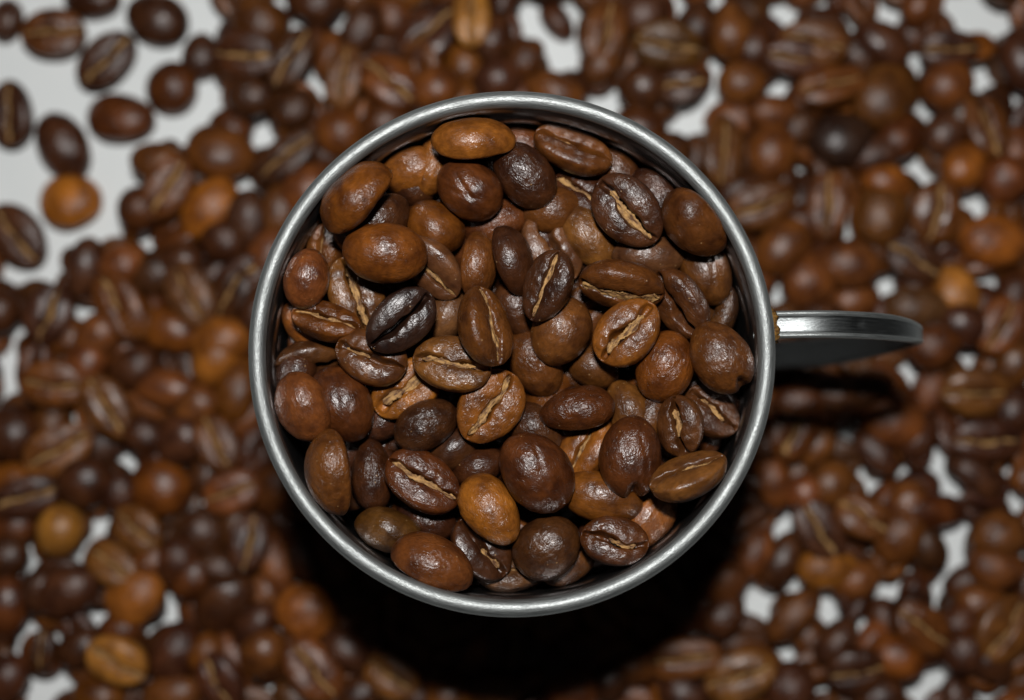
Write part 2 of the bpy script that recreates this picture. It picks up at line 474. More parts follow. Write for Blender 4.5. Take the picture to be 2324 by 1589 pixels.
# each row: seed, place (mm), turn (radians), length/width/height (mm), roast ...
CUP = [
    (96, [-26.19, 14.82, 59.5], [2.531, -0.076, 1.431], [7.52, 5.52, 4.6], 'm', {'chaff': 0.7, 'cw': 0.11}, 'small creased bean half hidden behind the round bean at the rim, toward half past nine'),
    (98, [-9.11, 5.71, 59.02], [0.175, -0.007, 1.047], [7.64, 5.74, 4.6], 'g', {}, 'dull bean half hidden beside the blackest bean'),
    (99, [5.73, 15.29, 59.5], [2.932, 0.039, -1.082], [10.96, 8.06, 5.48], 'g', {'cw': 0.17, 'cd': 1.2, 'lump': 0.15}, 'gaping bean with greyish flat lobe above the straight-creased bean'),
    (100, [9.74, 22.88, 59.01], [2.88, -0.071, -0.524], [8.84, 6.53, 4.6], 'd', {'chaff': 0.85, 'cw': 0.11}, 'dark bean with golden crease partly under the large golden-creased bean'),
    (101, [10.68, 16.85, 59.5], [0.436, 0.0, -0.908], [10.97, 6.23, 4.6], 'mt', {}, 'long brown bean slanting beside the gaping greyish bean'),
    (102, [3.37, -1.1, 58.91], [0.14, 0.108, -1.082], [10.55, 7.31, 4.97], 'm', {'fold': 1}, 'brown dome under the olive-brown dome, in the middle of the heap'),
    (103, [11.43, -1.49, 58.22], [0.087, -0.001, -0.524], [7.91, 5.94, 4.6], 'm', {}, 'small brown dome wedged under the reddish-orange bean'),
    (104, [-28.47, -0.91, 58.96], [-2.443, 0.1, 0.14], [9.03, 6.18, 4.6], 'dm', {'cw': 0.16, 'cd': 1.3}, "dark bean with a pit in its crease, by the rim toward nine o'clock"),
    (106, [-8.2, -12.98, 58.92], [0.873, 0.022, 0.611], [8.23, 5.74, 4.6], 'd', {}, 'dark shiny sliver of bean above the bean with pale diagonal crease'),
    (107, [18.93, -22.56, 58.5], [0.07, 0.051, 0.908], [10.37, 6.78, 4.61], 'o', {}, 'pale orange-brown back between the curled-crease bean and the rim'),
    (108, [10.39, -12.49, 59.5], [2.618, 0.063, 1.082], [10.1, 7.27, 4.95], 'o', {'chaff': 0.5}, 'light orange bean deep in the gap between two large dark domes'),
    (109, [-12.16, -22.94, 57.84], [0.524, -0.055, -0.349], [8.88, 5.36, 4.6], 'd', {}, 'dark back showing under the bean with pale diagonal crease'),
    (110, [-0.47, -30.01, 58.34], [2.618, 0.035, -0.087], [9.97, 5.82, 4.6], 'g', {'chaff': 0.6}, "greyish creased bean deep by the rim at six o'clock"),
    (112, [3.04, -10.16, 59.3], [0.07, 0.007, -0.698], [9.11, 6.56, 4.6], 'd', {}, 'dark back between the sleek red-brown bean and the slanting orange-tan bean'),
    (113, [-4.64, -15.43, 58.7], [0.175, -0.056, 0.349], [7.6, 5.25, 4.6], 'd', {}, 'dim dark back behind the smooth bright orange dome'),
    (114, [16.36, -7.59, 59.5], [0.524, -0.005, -1.047], [9.48, 6.07, 4.6], 'mt', {}, 'light-patched bean deep below the shiny chestnut dome'),
    (116, [-2.33, 18.83, 58.8], [0.07, -0.067, 0.349], [9.61, 6.42, 4.6], 'mr', {}, 'pinkish-brown back under the folded dark bean'),
    (120, [-14.33, 26.02, 59.5], [0.087, -0.171, 0.262], [9.6, 6.3, 4.6], 'o', {}, "orange back in the dark gap below the rim toward eleven o'clock"),
    (121, [-11.12, 26.95, 59.5], [0.175, 0.006, 1.222], [8.96, 5.53, 4.6], 'o', {}, 'orange-brown back squeezed behind the folded dark bean and rim gap'),
    (123, [5.99, 20.41, 59.5], [0.175, 0.131, 0.175], [8.94, 6.32, 4.6], 'm', {}, 'dim brown back between the blackish dome and the gaping greyish bean'),
    (124, [0.59, 6.59, 59.5], [0.524, 0.0, -1.222], [8.26, 6.1, 4.6], 'd', {}, 'dim dark bean behind the glossy upright bean near the middle'),
    (126, [1.8, 24.8, 63.0], [0.035, 0.078, -0.838], [10.55, 7.52, 5.11], 'd', {'fold': 0}, "smooth blackish dome beside the folded dark bean, below the rim's top"),
    (127, [-19.38, 18.11, 62.26], [1.396, -0.125, 0.559], [11.64, 9.0, 6.18], 'd', {'chaff': 0.4, 'c0': 0.2, 'c1': 0.7}, 'dark curved bean seen edge on, tucked behind the big glossy dome'),
    (128, [-10.46, 17.85, 61.12], [-0.698, 0.051, -0.611], [8.73, 7.17, 4.88], 'mo', {}, 'chestnut bean with shadowed tip, below the folded dark bean'),
    (129, [-21.7, 8.46, 60.75], [2.967, 0.025, -1.222], [10.88, 7.74, 5.27], 'mt', {'chaff': 1.0, 'cw': 0.12}, 'light brown creased bean running under the biggest glossy dome'),
    (130, [-25.62, 4.55, 63.05], [2.705, -0.075, -0.244], [9.72, 5.39, 4.6], 'mo', {'chaff': 0.8, 'cw': 0.1}, 'creased bean below the round pinkish-brown bean, pale chaff along its upper edge'),
    (131, [-10.96, 11.77, 62.74], [-2.653, 0.109, -0.82], [10.64, 6.67, 4.6], 'g', {'chaff': 0.75, 'cw': 0.1}, 'greyish creased bean with orange chaff peeping out beside the biggest glossy dome'),
    (132, [-4.92, 12.55, 61.43], [1.134, -0.027, 1.501], [9.46, 6.63, 4.6], 'm', {}, 'slender bean standing above the glossy upright bean near the middle'),
    (133, [-0.02, 12.96, 62.98], [-1.187, 0.101, -1.257], [10.13, 7.01, 4.76], 'd', {'lump': 0.1}, 'narrow dark red-brown glossy bean above the middle of the heap'),
    (134, [18.97, 13.81, 61.25], [0.14, 0.001, 0.0], [10.6, 5.89, 4.6], 'g', {}, 'grey-brown back under the large golden-creased bean, close to the wedge-shaped bean'),
    (135, [27.02, 11.62, 60.52], [0.14, -0.021, -1.187], [10.13, 6.82, 4.64], 'm', {'fold': 1}, 'brown bean with faint seam, under the wedge-shaped bean by the rim'),
    (136, [23.09, 6.95, 62.42], [-2.356, 0.011, -0.96], [10.78, 7.33, 4.98], 'dm', {'cw': 0.15, 'cd': 1.3}, 'dark bean with deep open crease, beside the bean with chaff along its lower edge'),
    (137, [6.76, 3.13, 62.64], [0.0, -0.09, 1.047], [9.86, 8.14, 5.54], 'mt', {'lump': 0.09}, 'smooth olive-brown dome under the straight-creased dark bean'),
    (138, [27.7, -7.78, 59.98], [2.827, -0.005, -0.698], [8.7, 6.82, 4.64], 'dm', {'chaff': 0.6, 'c0': -0.5, 'c1': 0.5, 'cw': 0.1}, "cracked bean with pale T-shaped chaff by the rim toward four o'clock"),
    (139, [-14.48, -4.69, 61.03], [3.002, 0.027, 0.698], [10.8, 7.56, 5.14], 'lo', {'chaff': 1.5, 'cw': 0.16, 'c0': -0.7, 'c1': 0.6}, 'bright orange bean with wide grey-tan crease below the blackest bean'),
    (140, [-19.22, -0.58, 63.81], [2.932, -0.011, -0.349], [9.91, 7.39, 5.03], 'm', {'chaff': 0.4, 'c0': -0.7, 'c1': 0, 'cw': 0.09}, 'brown bean with short rough crease under the blackest bean'),
    (141, [-11.82, -9.76, 62.14], [0.07, 0.133, 0.524], [9.72, 6.47, 4.6], 'd', {'fold': 1}, 'dark purple-brown dome between bright orange and slanting orange-tan beans'),
    (142, [-19.48, -16.47, 59.04], [0.07, 0.006, -1.501], [10.24, 5.54, 4.6], 'd', {'fold': 1}, 'upright dark dome beside the long ridged bean'),
    (143, [12.27, -19.61, 61.26], [0.07, 0.013, -0.244], [11.73, 7.03, 4.78], 'mo', {}, 'brown dome lying under the notched large dark dome'),
    (144, [-4.26, -26.64, 61.36], [2.705, 0.05, -0.873], [9.95, 7.25, 4.93], 'd', {'chaff': 0.7, 'c0': 0, 'c1': 0.7, 'cw': 0.11}, 'dark creased bean partly covered by the smooth bright orange dome'),
    (145, [-5.16, 29.03, 65.74], [-0.908, 0.025, -0.035], [11.65, 7.05, 4.8], 'o', {'lump': 0.17}, 'orange-brown bean on its side touching the top of the rim, highest in the mug'),
    (146, [8.62, 28.48, 62.03], [2.618, 0.046, -0.384], [11.37, 6.55, 4.6], 'm', {'chaff': 0.35, 'c0': -0.7, 'c1': -0.1, 'cw': 0.1}, "dark bean with puckered crease under the rim toward one o'clock"),
    (147, [-5.91, 22.65, 63.65], [0.262, 0.087, -0.611], [9.88, 7.85, 5.34], 'db', {'fold': 3}, 'dark bean with long folds in its back, below the highest orange-brown bean'),
    (148, [-20.53, 20.48, 68.47], [-1.257, -0.097, 0.733], [11.93, 8.95, 6.09], 'mo', {'chaff': 0.4, 'c0': 0, 'c1': 0.8, 'lump': 0.22}, 'long russet bean lying along the rim toward half past ten, crease at its end'),
    (149, [-28.06, 10.26, 64.25], [0.0, -0.048, 1.361], [8.44, 6.1, 4.6], 'mr', {'lump': 0.1}, "round pinkish-brown bean touching the rim between nine and ten o'clock"),
    (150, [-14.88, 4.44, 66.44], [-2.932, 0.018, 0.733], [10.89, 7.41, 5.04], 'vd', {'cw': 0.085, 'cd': 1.4, 'lump': 0.19}, 'blackest bean, crease up without pale chaff, below the biggest glossy dome'),
    (151, [4.73, 8.77, 66.69], [2.758, -0.131, 1.187], [10.28, 6.37, 4.6], 'd', {'chaff': 0.75, 'c0': -0.85, 'c1': 0.9, 'sa': 0.02, 'cw': 0.09, 'lump': 0.1}, 'dark bean with one straight tan crease, on top just above the middle'),
    (152, [15.8, 19.47, 65.07], [-2.897, -0.001, -0.785], [11.4, 8.55, 5.81], 'dp', {'chaff': 1.0, 'cw': 0.115, 'sa': 0.1, 'c0': -0.62, 'c1': 0.88}, 'large dark bean with a curving golden crease, toward half past one'),
    (153, [24.79, 17.76, 66.19], [1.431, 0.033, -0.838], [10.59, 9.0, 6.2], 'm', {'chaff': 0.4, 'c0': 0.5, 'c1': 0.9, 'taper': -0.3}, "brown wedge-shaped bean leaning on the rim toward two o'clock"),
    (154, [15.02, 9.27, 64.33], [-2.129, -0.009, -0.175], [11.9, 7.64, 5.19], 'm', {'chaff': 1.5, 'cw': 0.16, 'lump': 0.12, 'cz': -0.02}, "brown bean on its side, pale chaff along its lower edge, toward three o'clock"),
    (155, [21.19, -1.71, 62.24], [-0.14, 0.02, 1.257], [9.87, 7.74, 5.26], 'mo', {'lump': 0.14, 'fold': 1}, 'shiny chestnut dome with cracked edge below the reddish-orange bean'),
    (156, [28.38, -0.53, 64.9], [0.07, -0.056, -1.047], [10.47, 7.82, 5.32], 'm', {'notch': 0.35}, "wide dull brown dome with a notch, by the rim toward three o'clock"),
    (157, [8.93, -7.59, 62.27], [-0.698, -0.013, 0.175], [10.59, 6.31, 4.6], 'db', {'lump': 0.07, 'taper': 0.2}, 'sleek dark red-brown bean lying almost level, below the middle'),
    (158, [23.02, -10.08, 64.08], [-2.653, -0.069, -1.361], [8.39, 6.22, 4.6], 'dm', {'chaff': 0.8, 'c0': -0.6, 'c1': 0.3, 'cw': 0.13}, "small bean with ragged pale chaff blotch, toward four o'clock"),
    (159, [16.1, -13.96, 64.22], [0.0, -0.008, -1.606], [11.32, 8.46, 5.76], 'db', {'notch': 0.42, 'fold': 1}, 'large dark dome split by a notch at its lower tip, toward half past four'),
    (160, [23.68, -16.5, 66.96], [2.129, 0.078, 0.419], [10.9, 7.18, 4.88], 'mt', {'chaff': 0.55, 'cw': 0.1, 'c0': -0.2, 'c1': 0.85}, 'olive-brown bean leaning on the rim, crease upward, toward half past four'),
    (161, [-3.04, -7.18, 62.91], [-2.967, 0.022, 0.96], [10.93, 8.5, 5.78], 'o', {'chaff': 0.9, 'cw': 0.1, 'sa': 0.03}, 'orange-tan bean with straight slanting tan crease, just below the middle'),
    (162, [-8.07, -1.58, 65.42], [2.897, -0.054, -0.14], [11.05, 7.8, 5.31], 'mt', {'chaff': 0.7, 'cw': 0.1, 'c0': -0.75, 'c1': 0.6}, 'brown bean with level crease, between the blackest bean and the slanting orange-tan one'),
    (163, [-23.34, -6.86, 62.15], [0.07, 0.03, -1.082], [10.85, 8.26, 5.61], 'db', {'lump': 0.17, 'fold': 1}, 'bumpy dark dome beside the reddish rim bean, toward half past eight'),
    (164, [-28.39, -7.3, 64.94], [0.436, 0.142, -1.152], [9.71, 7.27, 4.95], 'mr', {'lump': 0.12}, "reddish side-lying bean at the rim, just below nine o'clock"),
    (165, [-23.88, -16.07, 66.27], [1.257, -0.006, -1.396], [11.55, 8.33, 5.67], 'm', {'lump': 0.15}, "long ridged bean by the rim toward eight o'clock"),
    (166, [-12.06, -17.45, 62.72], [2.827, 0.006, -0.524], [11.15, 7.61, 5.18], 'db', {'chaff': 0.75, 'cw': 0.1}, "dark bean with pale diagonal crease, toward seven o'clock"),
    (167, [-3.02, -21.25, 63.37], [0.0, -0.125, -0.96], [10.61, 7.27, 4.94], 'lo', {'lump': 0.1, 'taper': -0.12}, 'smooth bright orange dome beside the biggest dark red-brown dome'),
    (168, [4.8, -26.51, 61.46], [0.0, 0.05, 0.524], [9.82, 8.33, 5.66], 'dm', {'lump': 0.12}, 'round dull dark bean below the biggest dark red-brown dome'),
    (169, [13.96, -25.49, 63.45], [2.897, -0.02, -0.14], [9.35, 6.7, 4.6], 'db', {'chaff': 0.6, 'cw': 0.11, 'c0': -0.2, 'c1': 0.6, 'sa': 0.2}, 'dark bean with curled crease near the rim toward half past five'),
    (170, [-17.12, -24.17, 60.94], [0.262, 0.04, -0.244], [9.98, 5.9, 4.6], 'dt', {'notch': 0.3}, "mossy-brown dome with small slit, by the rim toward seven o'clock"),
    (171, [-10.58, -28.33, 65.42], [-1.187, -0.07, -0.436], [11.56, 8.3, 5.64], 'm', {'lump': 0.09, 'taper': -0.16}, "long smooth brown bean lying along the rim between six and seven o'clock"),
    (172, [-17.11, 13.41, 67.02], [0.0, 0.055, -0.14], [11.73, 8.19, 5.57], 'mo', {'lump': 0.09}, "biggest glossy chestnut dome, on top toward ten o'clock"),
    (173, [-3.56, 3.41, 68.07], [2.234, -0.072, -1.326], [11.16, 8.23, 5.6], 'm', {'chaff': 0.9, 'cw': 0.11}, "glossy upright bean near the middle, crease facing three o'clock, blackest bean beside it"),
    (174, [15.64, 2.81, 65.14], [2.967, -0.052, 0.873], [10.47, 7.88, 5.36], 'o', {'chaff': 1.1, 'cw': 0.14, 'c0': -0.75, 'c1': 0.6, 'sa': 0.1}, 'reddish-orange bean with curled lobe and wide crease, toward half past three'),
    (175, [3.37, -16.15, 64.46], [0.0, 0.1, -0.908], [12.04, 9.0, 6.19], 'db', {'lump': 0.12, 'fold': 1}, "biggest dark red-brown dome, on top toward six o'clock"),
]
LOOSE = [
    (178, [79.96, -10.47, 2.96], [2.89, -0.195, -1.313], [10.69, 7.94, 4.38], 'db', 0, 'dark red-brown bean on table, crease up, sixth beyond the rim toward quarter past three'),
    (179, [24.5, -44.29, 1.72], [-0.077, 0.089, 1.344], [10.76, 8.08, 4.76], 'mr', 0, "reddish brown bean on table, back up, second beyond the rim toward five o'clock"),
    (201, [-23.39, -41.69, 2.82], [-3.061, -0.1, -1.351], [11.17, 7.73, 4.46], 'mr', 0, "reddish brown bean on table, crease up, first beyond the rim toward seven o'clock"),
    (208, [-15.41, -44.93, 3.93], [-0.514, -0.068, 2.026], [11.05, 7.94, 4.32], 'db', 0, 'dark red-brown bean on table, back up, first beyond the rim toward half past six'),
    (215, [-6.64, -50.17, 3.28], [-0.049, -0.062, 0.861], [11.04, 7.74, 4.55], 'mr', 0, 'reddish brown bean on table, back up, second beyond the rim toward quarter past six'),
    (259, [12.62, -48.72, 3.31], [-0.114, -0.095, 0.155], [10.96, 7.41, 4.21], 'db', 0, 'dark red-brown bean on table, back up, first beyond the rim toward half past five'),
    (261, [2.5, -57.15, 4.49], [-3.106, 0.125, 0.634], [10.86, 8.03, 4.44], 'm', 0, "brown bean on table, crease up, third beyond the rim toward six o'clock"),
    (270, [40.47, 47.33, 1.9], [0.132, 0.181, -2.898], [10.81, 7.69, 4.62], 'mr', 0, 'reddish brown bean on table, back up, second beyond the rim toward half past one'),
    (279, [16.34, -42.2, 4.53], [2.965, 0.055, -0.799], [11.04, 7.71, 4.49], 'mo', 0, 'chestnut bean on table, crease up, first beyond the rim toward quarter past five'),
    (281, [7.83, -43.89, 3.37], [0.056, 0.102, 0.369], [10.23, 7.81, 4.72], 'm', 0, 'brown bean on table, back up, first beyond the rim toward quarter to six'),
    (300, [41.25, -46.33, 2.63], [3.033, -0.028, -0.114], [11.27, 7.69, 4.23], 'dm', 0, 'dark brown bean on table, crease up, third beyond the rim toward quarter to five'),
    (304, [-36.65, -31.91, 3.52], [-0.118, -0.122, -1.451], [10.84, 7.42, 4.74], 'd', 0, 'dark brown bean on table, back up, second beyond the rim toward half past seven'),
    (307, [-11.14, -47.77, 4.72], [3.088, -0.053, -2.731], [10.53, 7.64, 4.89], 'db', 0, 'dark red-brown bean on table, crease up, second beyond the rim toward half past six'),
    (311, [-60.87, 26.23, 2.95], [2.659, -0.034, 0.463], [10.63, 7.85, 4.22], 'db', 0, 'dark red-brown bean on table, crease up, third beyond the rim toward quarter to ten'),
    (314, [29.61, -41.82, 3.45], [-0.085, 0.086, -1.094], [11.04, 7.49, 4.84], 'p', 0, "purplish brown bean on table, back up, third beyond the rim toward five o'clock"),
    (317, [37.24, -29.85, 4.81], [2.935, -0.194, -0.525], [10.46, 7.15, 4.77], 'd', 0, 'dark brown bean on table, crease up, first beyond the rim toward half past four'),
    (329, [-45.61, -13.43, 4.54], [3.089, -0.034, -2.035], [9.8, 6.89, 4.62], 'p', 0, 'purplish brown bean on table, crease up, first beyond the rim toward quarter past eight'),
    (330, [28.83, -34.24, 4.63], [-2.921, -0.033, 2.251], [9.74, 7.92, 4.63], 'd', 0, 'dark brown bean on table, crease up, first beyond the rim toward quarter to five'),
    (331, [-42.98, -20.72, 3.71], [-0.126, -0.243, 0.935], [10.47, 7.69, 4.49], 'mr', 0, "reddish brown bean on table, back up, first beyond the rim toward eight o'clock"),
    (333, [-9.09, -43.29, 4.56], [3.107, 0.094, 0.544], [10.16, 8.09, 4.56], 'p', 0, 'purplish brown bean on table, crease up, first beyond the rim toward quarter past six'),
    (340, [-30.98, -30.86, 4.88], [-3.012, -0.147, 2.048], [10.98, 7.38, 4.96], 'm', 0, 'brown bean on table, crease up, first beyond the rim toward half past seven'),
    (353, [43.68, -21.53, 4.88], [2.724, 0.058, 2.731], [11.12, 7.08, 4.95], 'd', 0, "dark brown bean on table, crease up, first beyond the rim toward four o'clock"),
    (365, [17.97, -49.62, 3.75], [-0.309, 0.113, 0.114], [9.63, 7.46, 4.3], 'm', 0, 'brown bean on table, back up, second beyond the rim toward half past five'),
    (395, [-21.87, -48.41, 4.57], [3.054, -0.114, -1.189], [9.58, 7.34, 4.62], 'mr', 0, 'reddish brown bean on table, crease up, first beyond the rim toward quarter to seven'),
    (413, [42.51, -27.48, 4.6], [3.13, -0.054, -2.435], [10.61, 6.09, 4.71], 'mr', 0, 'reddish brown bean on table, crease up, first beyond the rim toward quarter past four'),
    (450, [7.83, -52.34, 3.7], [-0.34, 0.03, 1.939], [8.28, 6.98, 4.3], 'd', 0, 'dark brown bean on table, back up, second beyond the rim toward quarter to six'),
    (454, [-1.35, -48.74, 4.54], [-3.086, 0.128, 1.456], [10.06, 7.68, 4.53], 'd', 0, "dark brown bean on table, crease up, first beyond the rim toward six o'clock"),
    (479, [22.99, -39.42, 4.43], [0.561, -0.012, -0.539], [10.15, 7.83, 4.6], 'dm', 0, "dark brown bean on table, back up, first beyond the rim toward five o'clock"),
    (489, [-29.57, -40.42, 3.43], [0.198, 0.037, -2.845], [11.21, 7.25, 4.37], 'dm', 0, 'dark brown bean on table, back up, first beyond the rim toward quarter past seven'),
    (696, [-93.46, 65.83, 1.62], [-0.191, 0.018, 1.396], [8.46, 6.16, 4.22], 'd', 0, "dark brown bean on table, back up, fifth beyond the rim toward ten o'clock"),
    (697, [-77.54, 69.68, 1.9], [0.056, -0.14, 0.087], [11.45, 7.47, 5.12], 'd', 0, 'dark brown bean on table, back up, fifth beyond the rim toward quarter past ten'),
    (698, [-65.41, 65.71, 1.98], [0.029, 0.073, -0.349], [11.93, 9.94, 5.8], 'd', 0, 'dark brown bean on table, back up, sixth beyond the rim toward half past ten'),
    (699, [-82.36, 42.16, 2.21], [-0.023, 0.177, -1.134], [13.28, 8.98, 5.8], 'd', 0, 'dark brown bean on table, back up, seventh beyond the rim toward quarter to ten'),
    (700, [-71.67, 47.24, 2.42], [-0.23, -0.061, -0.087], [12.94, 9.28, 5.8], 'db', 0, "dark red-brown bean on table, back up, fourth beyond the rim toward ten o'clock"),
    (701, [-62.51, 52.84, 2.18], [-0.124, -0.086, 1.047], [10.15, 9.4, 5.8], 'db', 0, 'dark red-brown bean on table, back up, third beyond the rim toward quarter past ten'),
    (702, [-80.66, 31.84, 2.4], [-0.201, 0.031, 0.175], [11.21, 10.3, 5.8], 'lo', 0, 'bright orange bean on table, back up, sixth beyond the rim toward quarter to ten'),
    (703, [-63.44, 38.04, 6.11], [0.02, 0.108, -0.209], [10.57, 7.65, 5.33], 'm', 0, "brown bean on table, back up, third beyond the rim toward ten o'clock"),
    (704, [-52.8, 40.37, 5.0], [-0.103, 0.119, -0.314], [12.88, 10.19, 5.8], 'm', 0, 'brown bean on table, back up, second beyond the rim toward quarter past ten'),
    (705, [-67.05, 29.63, 6.33], [0.089, -0.194, 1.396], [8.47, 7.74, 5.4], 'db', 0, 'dark red-brown bean on table, back up, fifth beyond the rim toward quarter to ten'),
    (706, [-54.54, 30.09, 4.7], [0.145, -0.069, 0.908], [13.15, 9.25, 5.8], 'lo', 0, 'bright orange bean on table, back up, second beyond the rim toward quarter to ten'),
    (707, [-51.85, 24.27, 4.7], [0.039, 0.007, 0.349], [9.68, 8.56, 5.8], 'd', 0, 'dark brown bean on table, back up, first beyond the rim toward quarter to ten'),
    (708, [-76.69, 19.12, 5.86], [0.094, -0.089, 1.361], [11.64, 6.72, 4.68], 'p', 0, 'purplish brown bean on table, back up, sixth beyond the rim toward half past nine'),
    (709, [-69.96, 19.98, 5.54], [-0.32, 0.126, 0.349], [9.19, 7.4, 5.15], 'mr', 0, 'reddish brown bean on table, back up, fifth beyond the rim toward half past nine'),
    (710, [-57.36, 58.93, 1.69], [0.018, -0.02, 1.484], [8.97, 7.1, 5.04], 'd', 0, 'dark brown bean on table, back up, fifth beyond the rim toward half past ten'),
    (711, [-45.96, 64.1, 5.78], [0.175, 0.117, -0.698], [11.56, 8.61, 5.8], 'm', 0, 'brown bean on table, back up, third beyond the rim toward quarter to eleven'),
    (712, [-47.03, 50.07, 6.59], [0.283, -0.031, 0.0], [9.0, 7.88, 5.5], 'd', 0, 'dark brown bean on table, back up, third beyond the rim toward half past ten'),
    (713, [-27.27, 62.82, 5.84], [0.154, -0.036, 0.908], [10.42, 6.79, 4.73], 'd', 0, 'dark brown bean on table, back up, second beyond the rim toward quarter past eleven'),
    (714, [-31.09, 43.7, 6.22], [-0.009, -0.043, 1.396], [9.45, 8.55, 5.8], 'm', 0, 'brown bean on table, back up, first beyond the rim toward quarter to eleven'),
    (715, [-39.28, 47.89, 6.26], [-0.128, 0.177, 0.524], [9.01, 7.21, 5.03], 'd', 0, 'dark brown bean on table, back up, second beyond the rim toward half past ten'),
    (716, [-13.78, 51.71, 6.46], [-0.12, -0.113, 0.175], [9.68, 8.33, 5.8], 'm', 0, 'brown bean on table, back up, first beyond the rim toward half past eleven'),
    (717, [-8.56, 57.0, 1.97], [0.145, 0.049, -0.698], [9.64, 7.81, 5.35], 'mo', 0, 'chestnut bean on table, back up, first beyond the rim toward quarter to twelve'),
    (718, [-2.42, 53.39, 6.22], [0.025, 0.103, 0.349], [9.47, 8.12, 5.66], 'p', 0, "purplish brown bean on table, back up, first beyond the rim toward twelve o'clock"),
    (719, [-35.56, 67.48, 5.96], [0.07, 0.085, 0.0], [9.52, 6.8, 4.74], 'd', 0, "dark brown bean on table, back up, third beyond the rim toward eleven o'clock"),
    (720, [-61.0, 7.83, 5.31], [0.151, 0.012, -0.262], [11.63, 8.28, 5.75], 'mo', 0, 'chestnut bean on table, back up, second beyond the rim toward quarter past nine'),
    (721, [-52.06, 5.97, 6.29], [-0.052, -0.032, 0.175], [11.58, 8.91, 5.8], 'o', 0, "orange-brown bean on table, back up, first beyond the rim toward nine o'clock"),
    (722, [-73.89, 6.92, 5.98], [0.207, -0.134, 0.873], [9.82, 8.03, 5.6], 'mr', 0, "reddish brown bean on table, back up, fourth beyond the rim toward nine o'clock"),
    (723, [-47.39, 27.74, 6.22], [-0.068, -0.109, 1.536], [11.66, 7.62, 5.31], 'p', 0, "purplish brown bean on table, back up, second beyond the rim toward ten o'clock"),
    (724, [-42.04, 29.79, 5.31], [0.06, 0.048, 1.187], [11.7, 7.2, 5.0], 'm', 0, "brown bean on table, back up, first beyond the rim toward ten o'clock"),
    (725, [-64.48, 18.25, 4.75], [-0.101, -0.022, 0.698], [9.89, 8.09, 5.61], 'd', 0, 'dark brown bean on table, back up, fourth beyond the rim toward half past nine'),
    (726, [-92.12, 11.2, 5.92], [-0.007, -0.079, 1.396], [8.93, 7.15, 4.98], 'd', 0, 'dark brown bean on table, back up, fifth beyond the rim toward quarter past nine'),
    (727, [-3.23, 61.23, 5.8], [-0.045, 0.057, 1.257], [9.96, 6.34, 4.41], 'd', 0, "dark brown bean on table, back up, third beyond the rim toward twelve o'clock"),
    (728, [-22.73, 45.29, 6.31], [0.086, 0.078, 0.524], [9.9, 8.1, 5.65], 'db', 0, "dark red-brown bean on table, back up, first beyond the rim toward eleven o'clock"),
    (729, [-36.55, 33.23, 6.3], [-0.035, 0.071, 0.611], [11.66, 8.52, 5.8], 'mr', 0, 'reddish brown bean on table, back up, first beyond the rim toward quarter past ten'),
    (733, [-59.45, 20.49, 6.01], [-0.137, 0.011, 0.175], [8.5, 6.71, 4.68], 'd', 0, 'dark brown bean on table, back up, third beyond the rim toward half past nine'),
    (734, [8.35, 65.7, 1.47], [0.088, -0.02, -0.96], [8.5, 5.03, 4.42], 'p', 0, 'purplish brown bean on table, back up, second beyond the rim toward quarter past twelve'),
    (735, [24.04, 65.29, 6.24], [0.05, 0.005, 0.349], [9.95, 8.6, 5.8], 'p', 0, 'purplish brown bean on table, back up, first beyond the rim toward quarter to one'),
    (736, [16.04, 56.47, 6.07], [-0.081, -0.061, 1.222], [9.48, 7.22, 5.03], 'm', 0, 'brown bean on table, back up, first beyond the rim toward half past twelve'),
    (737, [7.85, 51.19, 6.11], [-0.112, -0.047, -0.262], [11.73, 7.22, 5.03], 'm', 0, 'brown bean on table, back up, first beyond the rim toward quarter past twelve'),
    (738, [24.05, 52.09, 5.42], [0.094, -0.015, 0.349], [9.72, 8.82, 5.8], 'd', 0, "dark brown bean on table, back up, second beyond the rim toward one o'clock"),
    (739, [39.82, 62.1, 6.1], [0.115, 0.065, 1.501], [11.31, 8.37, 5.8], 'm', 0, 'brown bean on table, back up, second beyond the rim toward quarter past one'),
    (740, [42.1, 53.06, 5.31], [0.016, -0.018, 0.175], [9.73, 7.92, 5.5], 'm', 0, 'brown bean on table, back up, first beyond the rim toward quarter past one'),
    (743, [67.38, 59.8, 6.2], [-0.09, 0.022, -0.611], [11.29, 7.68, 5.36], 'p', 0, 'purplish brown bean on table, back up, fifth beyond the rim toward quarter to two'),
    (744, [67.07, 50.1, 6.35], [0.075, 0.033, 1.047], [12.61, 10.14, 5.8], 'm', 0, 'brown bean on table, back up, fourth beyond the rim toward quarter to two'),
    (745, [79.1, 52.38, 5.68], [-0.034, 0.03, 0.524], [10.17, 9.04, 5.8], 'm', 0, "brown bean on table, back up, sixth beyond the rim toward two o'clock"),
    (746, [93.11, 56.67, 5.04], [0.223, 0.01, -1.222], [12.92, 8.16, 5.66], 'p', 0, "purplish brown bean on table, back up, seventh beyond the rim toward two o'clock"),
    (747, [47.58, 47.26, 5.85], [0.047, 0.115, 0.0], [10.82, 6.31, 4.4], 'mr', 0, 'reddish brown bean on table, back up, third beyond the rim toward half past one'),
    (748, [47.03, 40.03, 6.35], [0.07, 0.066, 1.431], [11.45, 8.98, 5.8], 'm', 0, 'brown bean on table, back up, first beyond the rim toward quarter to two'),
    (749, [59.39, 42.05, 6.29], [-0.042, -0.027, -0.262], [13.03, 10.11, 5.8], 'vd', 0, "blackish bean on table, back up, second beyond the rim toward two o'clock"),
    (750, [65.69, 39.82, 6.38], [-0.253, -0.075, 0.244], [11.9, 7.18, 5.01], 'd', 0, "dark brown bean on table, back up, third beyond the rim toward two o'clock"),
